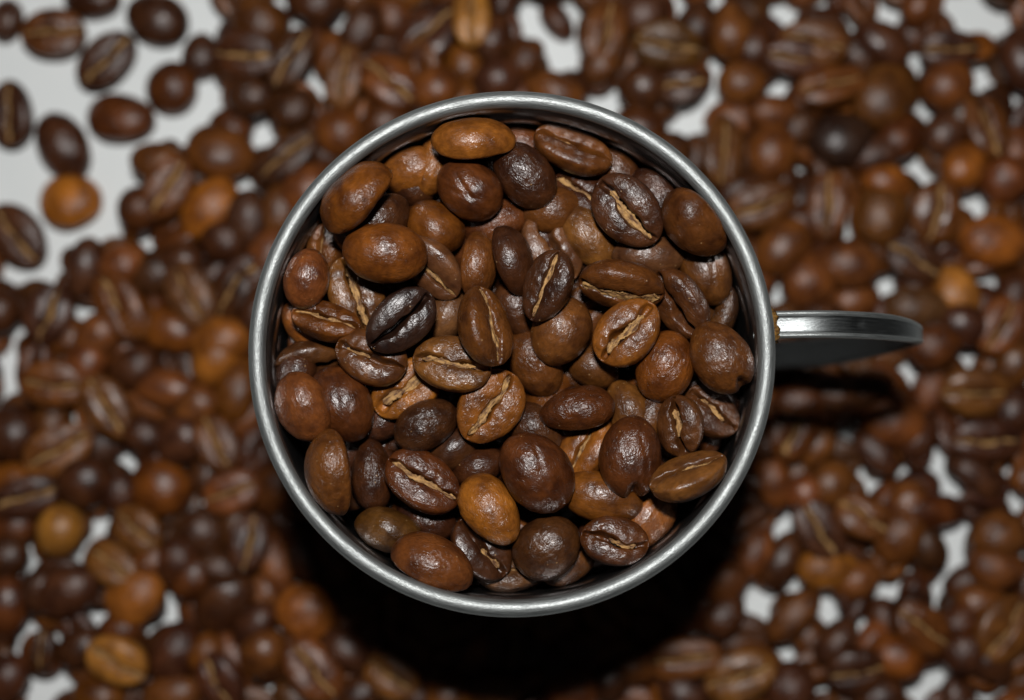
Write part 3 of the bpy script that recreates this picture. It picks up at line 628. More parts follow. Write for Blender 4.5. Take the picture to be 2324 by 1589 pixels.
    (751, [79.02, 43.99, 4.77], [0.051, 0.042, 0.873], [10.41, 7.69, 5.33], 'p', 0, "purplish brown bean on table, back up, fifth beyond the rim toward two o'clock"),
    (752, [81.44, 37.13, 6.3], [0.092, 0.059, 0.908], [9.65, 8.08, 5.63], 'o', 0, 'orange-brown bean on table, back up, fifth beyond the rim toward quarter past two'),
    (753, [89.07, 35.0, 6.44], [0.113, -0.193, 0.698], [9.41, 8.29, 5.79], 'mr', 0, 'reddish brown bean on table, back up, sixth beyond the rim toward quarter past two'),
    (754, [66.29, 28.79, 6.37], [-0.07, 0.061, 1.326], [12.76, 9.4, 5.8], 'm', 0, 'brown bean on table, back up, third beyond the rim toward quarter past two'),
    (755, [86.76, 23.68, 6.31], [0.052, 0.052, -0.087], [13.06, 9.62, 5.8], 'o', 0, 'orange-brown bean on table, back up, fifth beyond the rim toward half past two'),
    (756, [48.79, 22.82, 6.31], [-0.021, -0.093, 0.873], [13.06, 8.94, 5.8], 'm', 0, 'brown bean on table, back up, first beyond the rim toward quarter past two'),
    (757, [53.58, 16.83, 4.98], [0.199, -0.045, 1.047], [11.22, 9.43, 5.8], 'mr', 0, 'reddish brown bean on table, back up, first beyond the rim toward half past two'),
    (758, [60.26, 19.59, 6.48], [-0.148, -0.043, -0.14], [12.05, 8.93, 5.8], 'mr', 0, 'reddish brown bean on table, back up, second beyond the rim toward half past two'),
    (759, [79.99, 14.44, 4.7], [-0.143, -0.061, -1.326], [11.9, 8.53, 5.8], 't', 0, 'tan bean on table, back up, third beyond the rim toward quarter to three'),
    (760, [72.69, 11.81, 6.13], [-0.071, 0.002, 0.0], [11.83, 7.59, 5.29], 'g', 0, 'greyish brown bean on table, back up, second beyond the rim toward quarter to three'),
    (761, [62.0, 13.13, 2.27], [0.309, -0.001, 0.349], [10.43, 7.71, 5.29], 'mr', 0, 'reddish brown bean on table, back up, first beyond the rim toward quarter to three'),
    (762, [70.1, 42.42, 6.47], [0.257, 0.042, 0.698], [8.98, 7.64, 5.33], 'db', 0, "dark red-brown bean on table, back up, fourth beyond the rim toward two o'clock"),
    (764, [33.33, 63.2, 5.32], [-0.094, -0.142, 1.047], [9.99, 7.27, 5.05], 'd', 0, "dark brown bean on table, back up, fifth beyond the rim toward one o'clock"),
    (767, [74.1, 67.05, 5.97], [-0.132, -0.116, 1.396], [9.06, 6.34, 4.42], 'm', 0, 'brown bean on table, back up, seventh beyond the rim toward quarter to two'),
    (769, [80.74, 8.57, 6.38], [0.226, 0.025, -0.524], [10.24, 7.57, 5.28], 'p', 0, "purplish brown bean on table, back up, second beyond the rim toward three o'clock"),
    (772, [2.63, 57.38, 5.76], [-0.079, 0.036, 0.873], [8.15, 6.06, 4.22], 'db', 0, "dark red-brown bean on table, back up, second beyond the rim toward twelve o'clock"),
    (773, [23.45, 44.47, 6.3], [-0.139, 0.081, -0.349], [10.35, 7.65, 5.33], 'db', 0, "dark red-brown bean on table, back up, first beyond the rim toward one o'clock"),
    (774, [44.13, 59.52, 6.03], [0.161, -0.023, 1.222], [9.49, 6.78, 4.72], 'd', 0, 'dark brown bean on table, back up, third beyond the rim toward quarter past one'),
    (775, [51.91, 44.51, 6.09], [0.261, -0.071, 1.047], [8.1, 6.3, 4.39], 'd', 0, 'dark brown bean on table, back up, second beyond the rim toward quarter to two'),
    (778, [67.47, 34.31, 6.25], [-0.191, 0.049, -0.349], [9.87, 7.18, 5.01], 'o', 0, 'orange-brown bean on table, back up, fourth beyond the rim toward quarter past two'),
    (781, [-89.36, -10.51, 6.17], [-0.149, 0.102, 0.698], [10.43, 9.76, 5.8], 'd', 0, 'dark brown bean on table, back up, fifth beyond the rim toward quarter to nine'),
    (782, [-61.83, -2.6, 4.47], [0.112, 0.01, -0.209], [12.76, 7.39, 5.11], 'mr', 0, 'reddish brown bean on table, back up, third beyond the rim toward quarter to nine'),
    (783, [-58.9, -11.49, 6.1], [-0.062, -0.102, 0.524], [9.98, 8.87, 5.8], 'p', 0, 'purplish brown bean on table, back up, second beyond the rim toward half past eight'),
    (784, [-49.21, -2.86, 6.16], [-0.098, 0.081, 1.396], [12.0, 7.33, 5.11], 'mo', 0, 'chestnut bean on table, back up, first beyond the rim toward quarter to nine'),
    (785, [-53.02, 2.66, 6.2], [-0.029, -0.06, 1.047], [10.24, 8.01, 5.59], 'o', 0, "orange-brown bean on table, back up, second beyond the rim toward nine o'clock"),
    (786, [-75.47, -19.29, 6.67], [0.337, 0.079, 0.524], [10.38, 9.5, 5.8], 'd', 0, 'dark brown bean on table, back up, fourth beyond the rim toward half past eight'),
    (787, [-62.77, -20.13, 5.09], [0.038, -0.048, -0.175], [11.78, 10.19, 5.8], 'mo', 0, 'chestnut bean on table, back up, third beyond the rim toward quarter past eight'),
    (788, [-80.1, -27.67, 6.33], [-0.264, 0.006, 1.396], [9.71, 8.39, 5.8], 't', 0, 'tan bean on table, back up, sixth beyond the rim toward quarter past eight'),
    (789, [-55.58, -28.91, 2.4], [0.21, -0.117, 1.396], [10.76, 9.41, 5.8], 'd', 0, "dark brown bean on table, back up, second beyond the rim toward eight o'clock"),
    (790, [-69.86, -21.07, 5.85], [0.172, -0.012, 1.396], [8.01, 6.05, 4.22], 'p', 0, 'purplish brown bean on table, back up, fifth beyond the rim toward quarter past eight'),
    (791, [-78.47, -38.47, 6.63], [0.229, -0.002, 0.436], [12.09, 8.79, 5.8], 'p', 0, "purplish brown bean on table, back up, sixth beyond the rim toward eight o'clock"),
    (792, [-66.56, -39.06, 6.51], [-0.244, -0.028, 0.785], [11.65, 10.11, 5.8], 'o', 0, "orange-brown bean on table, back up, fourth beyond the rim toward eight o'clock"),
    (793, [-51.14, -40.13, 3.9], [0.15, 0.021, 0.908], [12.88, 10.24, 5.8], 'd', 0, 'dark brown bean on table, back up, third beyond the rim toward quarter to eight'),
    (794, [-42.23, -33.53, 3.54], [-0.045, -0.11, -1.292], [12.25, 6.11, 4.22], 'mr', 0, 'reddish brown bean on table, back up, third beyond the rim toward half past seven'),
    (795, [-36.32, -42.25, 5.61], [0.028, 0.049, -0.524], [11.46, 9.92, 5.8], 'o', 0, 'orange-brown bean on table, back up, second beyond the rim toward quarter past seven'),
    (796, [-89.38, -40.63, 6.28], [0.082, -0.056, 1.536], [11.44, 8.14, 5.68], 'db', 0, 'dark red-brown bean on table, back up, eighth beyond the rim toward quarter past eight'),
    (797, [-59.83, -49.57, 4.58], [0.021, -0.071, 1.326], [12.15, 8.62, 5.8], 'p', 0, 'purplish brown bean on table, back up, seventh beyond the rim toward half past seven'),
    (798, [-43.92, -49.08, 6.28], [-0.065, -0.031, 1.047], [9.43, 8.34, 5.8], 'm', 0, 'brown bean on table, back up, third beyond the rim toward quarter past seven'),
    (799, [-89.46, -53.98, 6.12], [-0.014, -0.097, 0.873], [10.09, 7.68, 5.35], 'p', 0, "purplish brown bean on table, back up, ninth beyond the rim toward eight o'clock"),
    (800, [-29.16, -48.69, 6.33], [-0.24, -0.017, -0.559], [10.53, 7.24, 5.05], 'p', 0, "purplish brown bean on table, back up, second beyond the rim toward seven o'clock"),
    (801, [-54.09, -49.52, 5.94], [0.205, -0.044, 1.222], [8.01, 6.15, 4.28], 'mo', 0, 'chestnut bean on table, back up, fifth beyond the rim toward half past seven'),
    (802, [-59.94, -56.52, 5.33], [0.049, -0.024, 0.175], [10.55, 7.47, 5.19], 'm', 0, 'brown bean on table, back up, eighth beyond the rim toward half past seven'),
    (803, [-83.3, -38.37, 6.23], [0.224, -0.048, 1.047], [8.81, 7.05, 4.91], 'p', 0, "purplish brown bean on table, back up, seventh beyond the rim toward eight o'clock"),
    (804, [-59.7, -33.28, 6.32], [0.142, -0.154, 1.047], [9.25, 7.49, 5.23], 'd', 0, "dark brown bean on table, back up, third beyond the rim toward eight o'clock"),
    (805, [-45.42, -44.53, 5.83], [-0.038, -0.025, 0.873], [9.68, 6.6, 4.6], 'p', 0, 'purplish brown bean on table, back up, fourth beyond the rim toward half past seven'),
    (806, [-10.89, -56.76, 6.11], [-0.049, 0.087, 0.175], [10.95, 7.45, 5.19], 'mo', 0, 'chestnut bean on table, back up, third beyond the rim toward quarter past six'),
    (808, [-73.31, -57.08, 4.63], [0.058, -0.081, -0.175], [9.7, 7.05, 4.89], 'mo', 0, 'chestnut bean on table, back up, seventh beyond the rim toward quarter to eight'),
    (809, [-56.74, -36.11, 6.11], [-0.152, -0.023, 0.873], [9.25, 7.05, 4.91], 'db', 0, 'dark red-brown bean on table, back up, fourth beyond the rim toward quarter to eight'),
    (810, [-76.35, -48.29, 6.13], [-0.234, -0.006, 0.698], [8.79, 6.59, 4.59], 'd', 0, 'dark brown bean on table, back up, sixth beyond the rim toward quarter to eight'),
    (812, [-3.53, -56.36, 6.22], [-0.015, -0.188, 0.349], [10.07, 7.45, 5.19], 'm', 0, "brown bean on table, back up, second beyond the rim toward six o'clock"),
    (815, [-65.58, -10.88, 6.19], [0.191, 0.071, -0.524], [8.87, 7.1, 4.95], 'd', 0, 'dark brown bean on table, back up, third beyond the rim toward half past eight'),
    (818, [-89.59, -32.75, 5.96], [-0.048, -0.009, 1.047], [9.27, 7.06, 4.92], 'd', 0, 'dark brown bean on table, back up, seventh beyond the rim toward quarter past eight'),
    (820, [-51.99, -34.49, 5.82], [-0.023, 0.001, -0.349], [8.83, 6.62, 4.61], 'd', 0, 'dark brown bean on table, back up, second beyond the rim toward quarter to eight'),
    (821, [-67.71, 1.15, 4.96], [0.031, -0.032, 0.524], [9.84, 7.6, 5.27], 'd', 0, "dark brown bean on table, back up, third beyond the rim toward nine o'clock"),
    (822, [-76.09, 1.88, 6.07], [-0.041, -0.012, 1.047], [9.8, 7.57, 5.28], 'mr', 0, "reddish brown bean on table, back up, fifth beyond the rim toward nine o'clock"),
    (823, [-56.28, -5.6, 6.03], [-0.058, -0.085, 0.524], [8.89, 7.11, 4.96], 'mr', 0, 'reddish brown bean on table, back up, second beyond the rim toward quarter to nine'),
    (824, [67.69, -8.36, 6.02], [0.097, -0.174, -0.524], [12.65, 9.1, 5.8], 'mr', 0, 'reddish brown bean on table, back up, fourth beyond the rim toward quarter past three'),
    (825, [64.98, -14.16, 4.97], [0.041, -0.15, -0.873], [10.41, 5.86, 4.22], 'p', 0, 'purplish brown bean on table, back up, third beyond the rim toward half past three'),
    (826, [54.73, -12.35, 4.96], [-0.342, 0.009, 1.047], [9.58, 6.08, 4.22], 'm', 0, 'brown bean on table, back up, second beyond the rim toward half past three'),
    (827, [46.41, -18.93, 5.72], [-0.044, -0.033, -1.396], [11.08, 6.06, 4.22], 'mr', 0, 'reddish brown bean on table, back up, first beyond the rim toward quarter to four'),
    (828, [56.48, -19.69, 5.78], [-0.131, 0.021, 0.698], [9.53, 7.75, 5.4], 'm', 0, 'brown bean on table, back up, third beyond the rim toward quarter to four'),
    (829, [52.0, -21.26, 5.98], [-0.137, -0.046, 0.524], [8.0, 6.64, 4.62], 'mr', 0, 'reddish brown bean on table, back up, second beyond the rim toward quarter to four'),
    (830, [56.09, -34.68, 6.17], [0.091, 0.07, 0.0], [11.67, 7.49, 5.22], 'o', 0, 'orange-brown bean on table, back up, fourth beyond the rim toward quarter past four'),
    (831, [68.69, -28.68, 6.22], [-0.002, -0.046, 1.047], [11.68, 8.6, 5.8], 'm', 0, 'brown bean on table, back up, sixth beyond the rim toward quarter to four'),
    (832, [72.45, -24.38, 6.15], [0.15, -0.011, -0.087], [13.03, 7.29, 5.08], 'db', 0, 'dark red-brown bean on table, back up, seventh beyond the rim toward quarter to four'),
    (833, [83.02, -18.59, 5.7], [-0.023, 0.043, -0.698], [10.64, 6.06, 4.22], 'p', 0, 'purplish brown bean on table, back up, fifth beyond the rim toward half past three'),
    (834, [86.19, -28.53, 6.39], [-0.087, 0.099, 0.349], [10.14, 8.6, 5.8], 'm', 0, 'brown bean on table, back up, ninth beyond the rim toward quarter to four'),
    (835, [85.63, -34.43, 6.34], [-0.138, 0.008, -0.175], [10.56, 7.92, 5.53], 'mr', 0, 'reddish brown bean on table, back up, tenth beyond the rim toward quarter to four'),
    (836, [42.92, -32.2, 5.04], [-0.013, -0.041, 1.047], [11.52, 6.2, 4.3], 'mr', 0, 'reddish brown bean on table, back up, second beyond the rim toward quarter past four'),
    (837, [48.03, -33.37, 4.75], [0.037, -0.012, 1.134], [11.97, 6.21, 4.3], 'd', 0, 'dark brown bean on table, back up, third beyond the rim toward quarter past four'),
    (838, [73.54, -30.87, 5.88], [-0.066, 0.005, -1.047], [9.71, 6.62, 4.61], 'd', 0, 'dark brown bean on table, back up, eighth beyond the rim toward quarter to four'),
    (839, [37.33, -37.04, 6.32], [0.162, -0.206, 0.524], [9.68, 7.04, 4.91], 'mr', 0, 'reddish brown bean on table, back up, second beyond the rim toward half past four'),
    (840, [37.49, -42.57, 6.02], [0.001, 0.154, 1.047], [9.68, 7.04, 4.9], 'd', 0, 'dark brown bean on table, back up, second beyond the rim toward quarter to five'),
    (841, [49.69, -43.05, 5.7], [0.049, -0.04, 0.785], [12.45, 6.37, 4.59], 'm', 0, 'brown bean on table, back up, third beyond the rim toward half past four'),
    (842, [57.05, -47.24, 6.16], [-0.032, -0.064, 0.873], [9.96, 5.74, 5.51], 'p', 0, 'purplish brown bean on table, back up, fourth beyond the rim toward half past four'),
    (844, [79.89, -49.03, 6.09], [0.217, 0.041, 0.524], [9.43, 7.9, 5.51], 'p', 0, "purplish brown bean on table, back up, seventh beyond the rim toward four o'clock"),
    (845, [67.47, -50.24, 6.43], [0.112, -0.17, -0.349], [10.51, 7.88, 5.5], 'mo', 0, 'chestnut bean on table, back up, fifth beyond the rim toward quarter past four'),
    (846, [48.91, -55.2, 6.26], [-0.02, 0.077, 1.047], [9.64, 8.76, 5.8], 'p', 0, 'purplish brown bean on table, back up, fifth beyond the rim toward quarter to five'),
    (847, [21.5, -51.83, 5.82], [0.052, 0.129, 0.175], [9.66, 6.15, 4.28], 'm', 0, 'brown bean on table, back up, second beyond the rim toward quarter past five'),
    (848, [11.0, -55.89, 5.64], [0.122, 0.018, 0.175], [10.54, 7.9, 5.5], 'mr', 0, 'reddish brown bean on table, back up, third beyond the rim toward quarter to six'),
    (849, [17.2, -54.11, 5.94], [-0.095, 0.078, 0.698], [9.21, 6.58, 4.58], 'd', 0, 'dark brown bean on table, back up, third beyond the rim toward half past five'),
    (850, [30.37, -56.4, 5.99], [-0.041, -0.083, -0.175], [9.64, 7.01, 4.89], 'p', 0, "purplish brown bean on table, back up, fifth beyond the rim toward five o'clock"),
    (852, [83.95, -51.06, 6.0], [-0.066, 0.043, -0.524], [9.21, 7.02, 4.89], 'd', 0, "dark brown bean on table, back up, ninth beyond the rim toward four o'clock"),
    (853, [76.12, -2.79, 1.69], [0.052, -0.073, 1.047], [9.96, 6.79, 4.65], 'mr', 0, 'reddish brown bean on table, back up, fifth beyond the rim toward quarter past three'),
    (854, [75.28, 4.87, 6.78], [0.35, 0.016, 0.349], [10.21, 7.99, 5.58], 'db', 0, "dark red-brown bean on table, back up, first beyond the rim toward three o'clock"),
    (855, [51.2, -5.22, 6.19], [0.125, -0.047, 0.175], [10.66, 7.55, 5.26], 'db', 0, 'dark red-brown bean on table, back up, first beyond the rim toward quarter past three'),
    (856, [89.73, -6.39, 6.0], [0.02, -0.021, 1.047], [9.77, 7.55, 5.26], 'd', 0, 'dark brown bean on table, back up, ninth beyond the rim toward quarter past three'),
    (857, [72.52, -11.42, 5.92], [0.194, 0.076, 1.047], [9.76, 6.05, 4.22], 'p', 0, 'purplish brown bean on table, back up, fourth beyond the rim toward half past three'),
    (858, [60.83, -36.87, 5.99], [-0.044, -0.079, 0.524], [9.21, 6.56, 4.91], 'mr', 0, "reddish brown bean on table, back up, third beyond the rim toward four o'clock"),
    (860, [82.94, -41.0, 5.41], [0.124, -0.08, 0.175], [10.15, 7.94, 5.52], 'm', 0, "brown bean on table, back up, sixth beyond the rim toward four o'clock"),
    (861, [57.86, -4.05, 6.35], [0.218, 0.018, -0.349], [10.65, 7.55, 5.26], 'd', 0, 'dark brown bean on table, back up, second beyond the rim toward quarter past three'),
    (862, [63.43, -2.86, 6.17], [-0.145, -0.091, 0.349], [9.77, 7.11, 4.96], 'd', 0, 'dark brown bean on table, back up, third beyond the rim toward quarter past three'),
    (864, [90.02, 1.89, 5.74], [0.198, -0.093, 1.047], [9.8, 7.13, 4.96], 'm', 0, "brown bean on table, back up, fourth beyond the rim toward three o'clock"),
    (865, [70.16, -23.21, 6.0], [-0.066, -0.038, 0.873], [9.29, 7.07, 4.93], 'mr', 0, 'reddish brown bean on table, back up, fifth beyond the rim toward quarter to four'),
    (867, [79.12, -44.11, 5.94], [0.049, 0.034, 1.047], [9.24, 7.04, 4.9], 'db', 0, "dark red-brown bean on table, back up, fifth beyond the rim toward four o'clock"),
    (868, [-83.94, 62.72, 3.64], [-3.115, 0.076, 0.087], [11.84, 9.13, 5.8], 'm', 1, 'brown bean on table, crease up, sixth beyond the rim toward quarter past ten'),
    (869, [-74.37, 57.62, 3.52], [-2.947, -0.028, 0.785], [13.21, 8.13, 5.61], 'd', 1, 'dark brown bean on table, crease up, fourth beyond the rim toward quarter past ten'),
    (870, [-91.52, 47.79, 3.53], [2.947, -0.11, 1.571], [12.54, 8.11, 5.6], 'd', 1, 'dark brown bean on table, crease up, eighth beyond the rim toward quarter to ten'),
    (871, [-89.93, 25.43, 3.68], [-3.0, 0.072, -0.873], [13.2, 9.28, 5.8], 'p', 1, 'purplish brown bean on table, crease up, seventh beyond the rim toward half past nine'),
    (872, [-61.57, 33.35, 7.85], [-2.887, -0.022, 1.082], [12.04, 8.02, 5.63], 'm', 1, 'brown bean on table, crease up, fourth beyond the rim toward quarter to ten'),
    (873, [-69.62, 11.94, 7.98], [-2.933, 0.012, -1.012], [12.85, 8.86, 5.8], 'm', 1, 'brown bean on table, crease up, third beyond the rim toward quarter past nine'),
    (874, [-57.32, 14.31, 7.9], [-2.963, -0.013, -1.047], [12.86, 8.2, 5.76], 'g', 1, 'greyish brown bean on table, crease up, first beyond the rim toward quarter past nine'),
    (875, [-82.51, 10.51, 7.4], [-2.981, 0.007, 1.222], [10.84, 8.47, 5.8], 'p', 1, 'purplish brown bean on table, crease up, fourth beyond the rim toward quarter past nine'),
    (876, [-47.86, 57.39, 7.88], [-2.938, -0.119, -0.087], [12.11, 8.75, 5.8], 'd', 1, 'dark brown bean on table, crease up, fourth beyond the rim toward half past ten'),
    (877, [-39.72, 56.88, 7.27], [2.984, -0.067, 1.047], [12.68, 7.16, 5.2], 'd', 1, 'dark brown bean on table, crease up, second beyond the rim toward quarter to eleven'),
    (878, [-30.18, 53.51, 7.51], [3.063, -0.041, 1.431], [11.89, 7.4, 5.19], 'mt', 1, "olive brown bean on table, crease up, second beyond the rim toward eleven o'clock"),
    (879, [-22.02, 52.53, 7.96], [2.955, -0.008, -0.698], [12.09, 8.96, 5.8], 'm', 1, 'brown bean on table, crease up, first beyond the rim toward quarter past eleven'),
    (880, [-15.11, 62.33, 4.89], [2.963, -0.029, 0.733], [13.14, 10.2, 5.8], 'p', 1, 'purplish brown bean on table, crease up, second beyond the rim toward half past eleven'),
    (881, [-7.2, 64.45, 7.24], [3.069, 0.052, 1.571], [11.26, 6.76, 4.73], 't', 1, 'tan bean on table, crease up, second beyond the rim toward quarter to twelve'),
    (882, [-40.13, 39.16, 7.15], [2.945, -0.052, 0.698], [13.02, 7.61, 5.33], 'd', 1, 'dark brown bean on table, crease up, first beyond the rim toward half past ten'),
    (883, [-48.38, 17.1, 7.66], [-3.055, -0.147, 0.698], [10.66, 7.55, 5.3], 'd', 1, 'dark brown bean on table, crease up, first beyond the rim toward half past nine'),
    (884, [-49.92, 14.34, 7.66], [2.961, -0.177, 1.047], [9.76, 7.55, 5.29], 'd', 1, 'dark brown bean on table, crease up, second beyond the rim toward half past nine'),
    (885, [16.82, 61.42, 7.86], [-2.977, 0.024, 1.361], [12.98, 8.08, 5.67], 'm', 1, 'brown bean on table, crease up, second beyond the rim toward half past twelve'),
    (886, [28.13, 59.23, 7.76], [-2.876, 0.043, -0.175], [12.99, 8.75, 5.8], 'dt', 1, "dark olive-brown bean on table, crease up, fourth beyond the rim toward one o'clock"),
    (887, [30.44, 51.97, 7.48], [3.091, -0.176, 0.175], [9.87, 7.17, 5.03], 'd', 1, "dark brown bean on table, crease up, third beyond the rim toward one o'clock"),
    (888, [54.58, 59.75, 7.72], [-2.92, -0.099, -0.262], [12.57, 7.63, 5.36], 'm', 1, 'brown bean on table, crease up, fifth beyond the rim toward half past one'),
    (889, [51.83, 56.93, 7.27], [-2.877, -0.003, -0.14], [13.01, 6.74, 4.72], 'p', 1, 'purplish brown bean on table, crease up, fourth beyond the rim toward half past one'),
    (890, [79.08, 58.44, 7.47], [-2.886, -0.042, 0.0], [10.79, 7.19, 5.04], 'd', 1, 'dark brown bean on table, crease up, sixth beyond the rim toward quarter to two'),
    (891, [57.45, 51.8, 7.57], [2.925, 0.053, 0.244], [12.78, 7.4, 5.19], 'm', 1, 'brown bean on table, crease up, third beyond the rim toward quarter to two'),
    (892, [37.84, 39.93, 7.31], [-2.871, 0.09, 1.518], [13.01, 8.28, 5.8], 'm', 1, 'brown bean on table, crease up, first beyond the rim toward half past one'),
    (893, [85.13, 44.1, 7.85], [3.006, -0.111, -1.187], [12.73, 8.04, 5.65], 'm', 1, 'brown bean on table, crease up, seventh beyond the rim toward quarter past two'),
    (894, [44.43, 29.93, 7.95], [-2.968, -0.063, 0.349], [12.97, 8.23, 5.78], 'm', 1, "brown bean on table, crease up, first beyond the rim toward two o'clock"),
    (895, [56.51, 30.18, 7.63], [2.954, -0.022, 1.501], [12.7, 7.57, 5.31], 'm', 1, 'brown bean on table, crease up, second beyond the rim toward quarter past two'),
    (896, [76.06, 29.04, 7.12], [3.091, -0.126, 1.361], [11.83, 8.93, 5.8], 'm', 1, 'brown bean on table, crease up, fourth beyond the rim toward half past two'),
    (897, [71.71, 20.26, 7.59], [3.115, 0.004, -0.524], [11.11, 7.56, 5.3], 'p', 1, 'purplish brown bean on table, crease up, third beyond the rim toward half past two'),
    (898, [87.08, 8.6, 7.8], [2.997, -0.056, 1.047], [11.95, 7.97, 5.59], 'mo', 1, "chestnut bean on table, crease up, third beyond the rim toward three o'clock"),
    (899, [-81.26, -1.75, 7.97], [-2.963, 0.049, -0.087], [12.14, 8.39, 5.8], 'm', 1, "brown bean on table, crease up, sixth beyond the rim toward nine o'clock"),
    (900, [-80.31, -13.44, 7.23], [-2.927, 0.085, 0.524], [13.01, 9.05, 5.8], 'mt', 1, 'olive brown bean on table, crease up, fifth beyond the rim toward half past eight'),
    (901, [-71.67, -5.84, 7.85], [3.013, 0.109, -0.977], [12.98, 7.94, 5.57], 'm', 1, 'brown bean on table, crease up, fourth beyond the rim toward quarter to nine'),
    (902, [-52.27, -12.27, 7.77], [3.041, -0.084, -1.047], [11.01, 7.93, 5.56], 'm', 1, 'brown bean on table, crease up, first beyond the rim toward half past eight'),
    (903, [-85.64, -21.59, 7.64], [-2.937, 0.088, 0.349], [11.65, 7.47, 5.24], 'p', 1, 'purplish brown bean on table, crease up, sixth beyond the rim toward half past eight'),
    (904, [-49.68, -21.05, 6.51], [3.086, 0.005, 0.349], [10.6, 7.95, 5.55], 'mr', 1, 'reddish brown bean on table, crease up, second beyond the rim toward quarter past eight'),
    (905, [-65.89, -27.39, 7.6], [-3.041, -0.109, -0.698], [10.1, 7.46, 5.23], 'mt', 1, 'olive brown bean on table, crease up, fourth beyond the rim toward quarter past eight'),
    (906, [-46.35, -29.75, 6.97], [-3.039, 0.117, 1.396], [10.99, 7.04, 4.92], 'p', 1, 'purplish brown bean on table, crease up, first beyond the rim toward quarter to eight'),
    (907, [-69.04, -50.16, 7.98], [-2.934, 0.054, -0.489], [11.76, 8.28, 5.8], 't', 1, 'tan bean on table, crease up, fifth beyond the rim toward quarter to eight'),
    (908, [-34.9, -51.86, 8.01], [2.867, -0.034, -0.873], [12.84, 8.92, 5.8], 'm', 1, "brown bean on table, crease up, third beyond the rim toward seven o'clock"),
    (909, [-51.1, -53.8, 7.81], [-2.87, 0.04, -1.082], [11.32, 7.84, 5.5], 'p', 1, 'purplish brown bean on table, crease up, sixth beyond the rim toward half past seven'),
    (910, [-82.35, -48.41, 7.31], [3.031, -0.05, 1.466], [7.61, 4.72, 4.9], 'd', 1, "dark brown bean on table, crease up, eighth beyond the rim toward eight o'clock"),
    (911, [-21.03, -52.83, 7.89], [3.133, -0.061, -0.524], [10.45, 8.27, 5.8], 'mt', 1, 'olive brown bean on table, crease up, second beyond the rim toward quarter to seven'),
    (912, [-70.28, -33.72, 7.53], [2.936, -0.167, -0.524], [9.65, 7.23, 5.07], 'mt', 1, "olive brown bean on table, crease up, fifth beyond the rim toward eight o'clock"),
    (913, [49.6, -10.33, 7.93], [-2.996, -0.013, 1.222], [10.35, 8.8, 5.8], 'm', 1, 'brown bean on table, crease up, first beyond the rim toward half past three'),
    (914, [82.63, -3.42, 6.66], [-2.914, 0.005, 0.0], [13.04, 8.64, 5.8], 'mt', 1, 'olive brown bean on table, crease up, seventh beyond the rim toward quarter past three'),
    (915, [83.9, -11.88, 7.73], [-2.961, -0.021, 0.0], [12.99, 7.93, 5.56], 'p', 1, 'purplish brown bean on table, crease up, eighth beyond the rim toward quarter past three'),
    (916, [54.06, -27.76, 7.73], [3.097, -0.024, -1.047], [12.99, 7.89, 5.54], 'p', 1, "purplish brown bean on table, crease up, second beyond the rim toward four o'clock"),
    (917, [61.74, -25.37, 7.93], [2.88, -0.147, -0.524], [10.52, 8.11, 5.7], 'm', 1, 'brown bean on table, crease up, fourth beyond the rim toward quarter to four'),
    (918, [71.89, -44.8, 7.95], [3.031, 0.105, -0.611], [11.34, 8.28, 5.8], 'm', 1, "brown bean on table, crease up, fourth beyond the rim toward four o'clock"),
    (919, [85.94, -44.98, 8.04], [-2.94, 0.063, 0.96], [12.97, 9.81, 5.8], 'mt', 1, "olive brown bean on table, crease up, eighth beyond the rim toward four o'clock"),
    (920, [60.19, -52.23, 7.96], [-2.947, -0.055, 0.175], [10.66, 8.7, 5.8], 'd', 1, 'dark brown bean on table, crease up, fifth beyond the rim toward half past four'),
    (921, [39.78, -53.0, 7.94], [3.009, -0.07, 0.349], [12.97, 8.92, 5.8], 'mt', 1, 'olive brown bean on table, crease up, fourth beyond the rim toward quarter to five'),
    (922, [30.22, -50.01, 7.62], [-3.128, -0.134, 0.175], [12.99, 7.41, 5.2], 'm', 1, "brown bean on table, crease up, fourth beyond the rim toward five o'clock"),
]
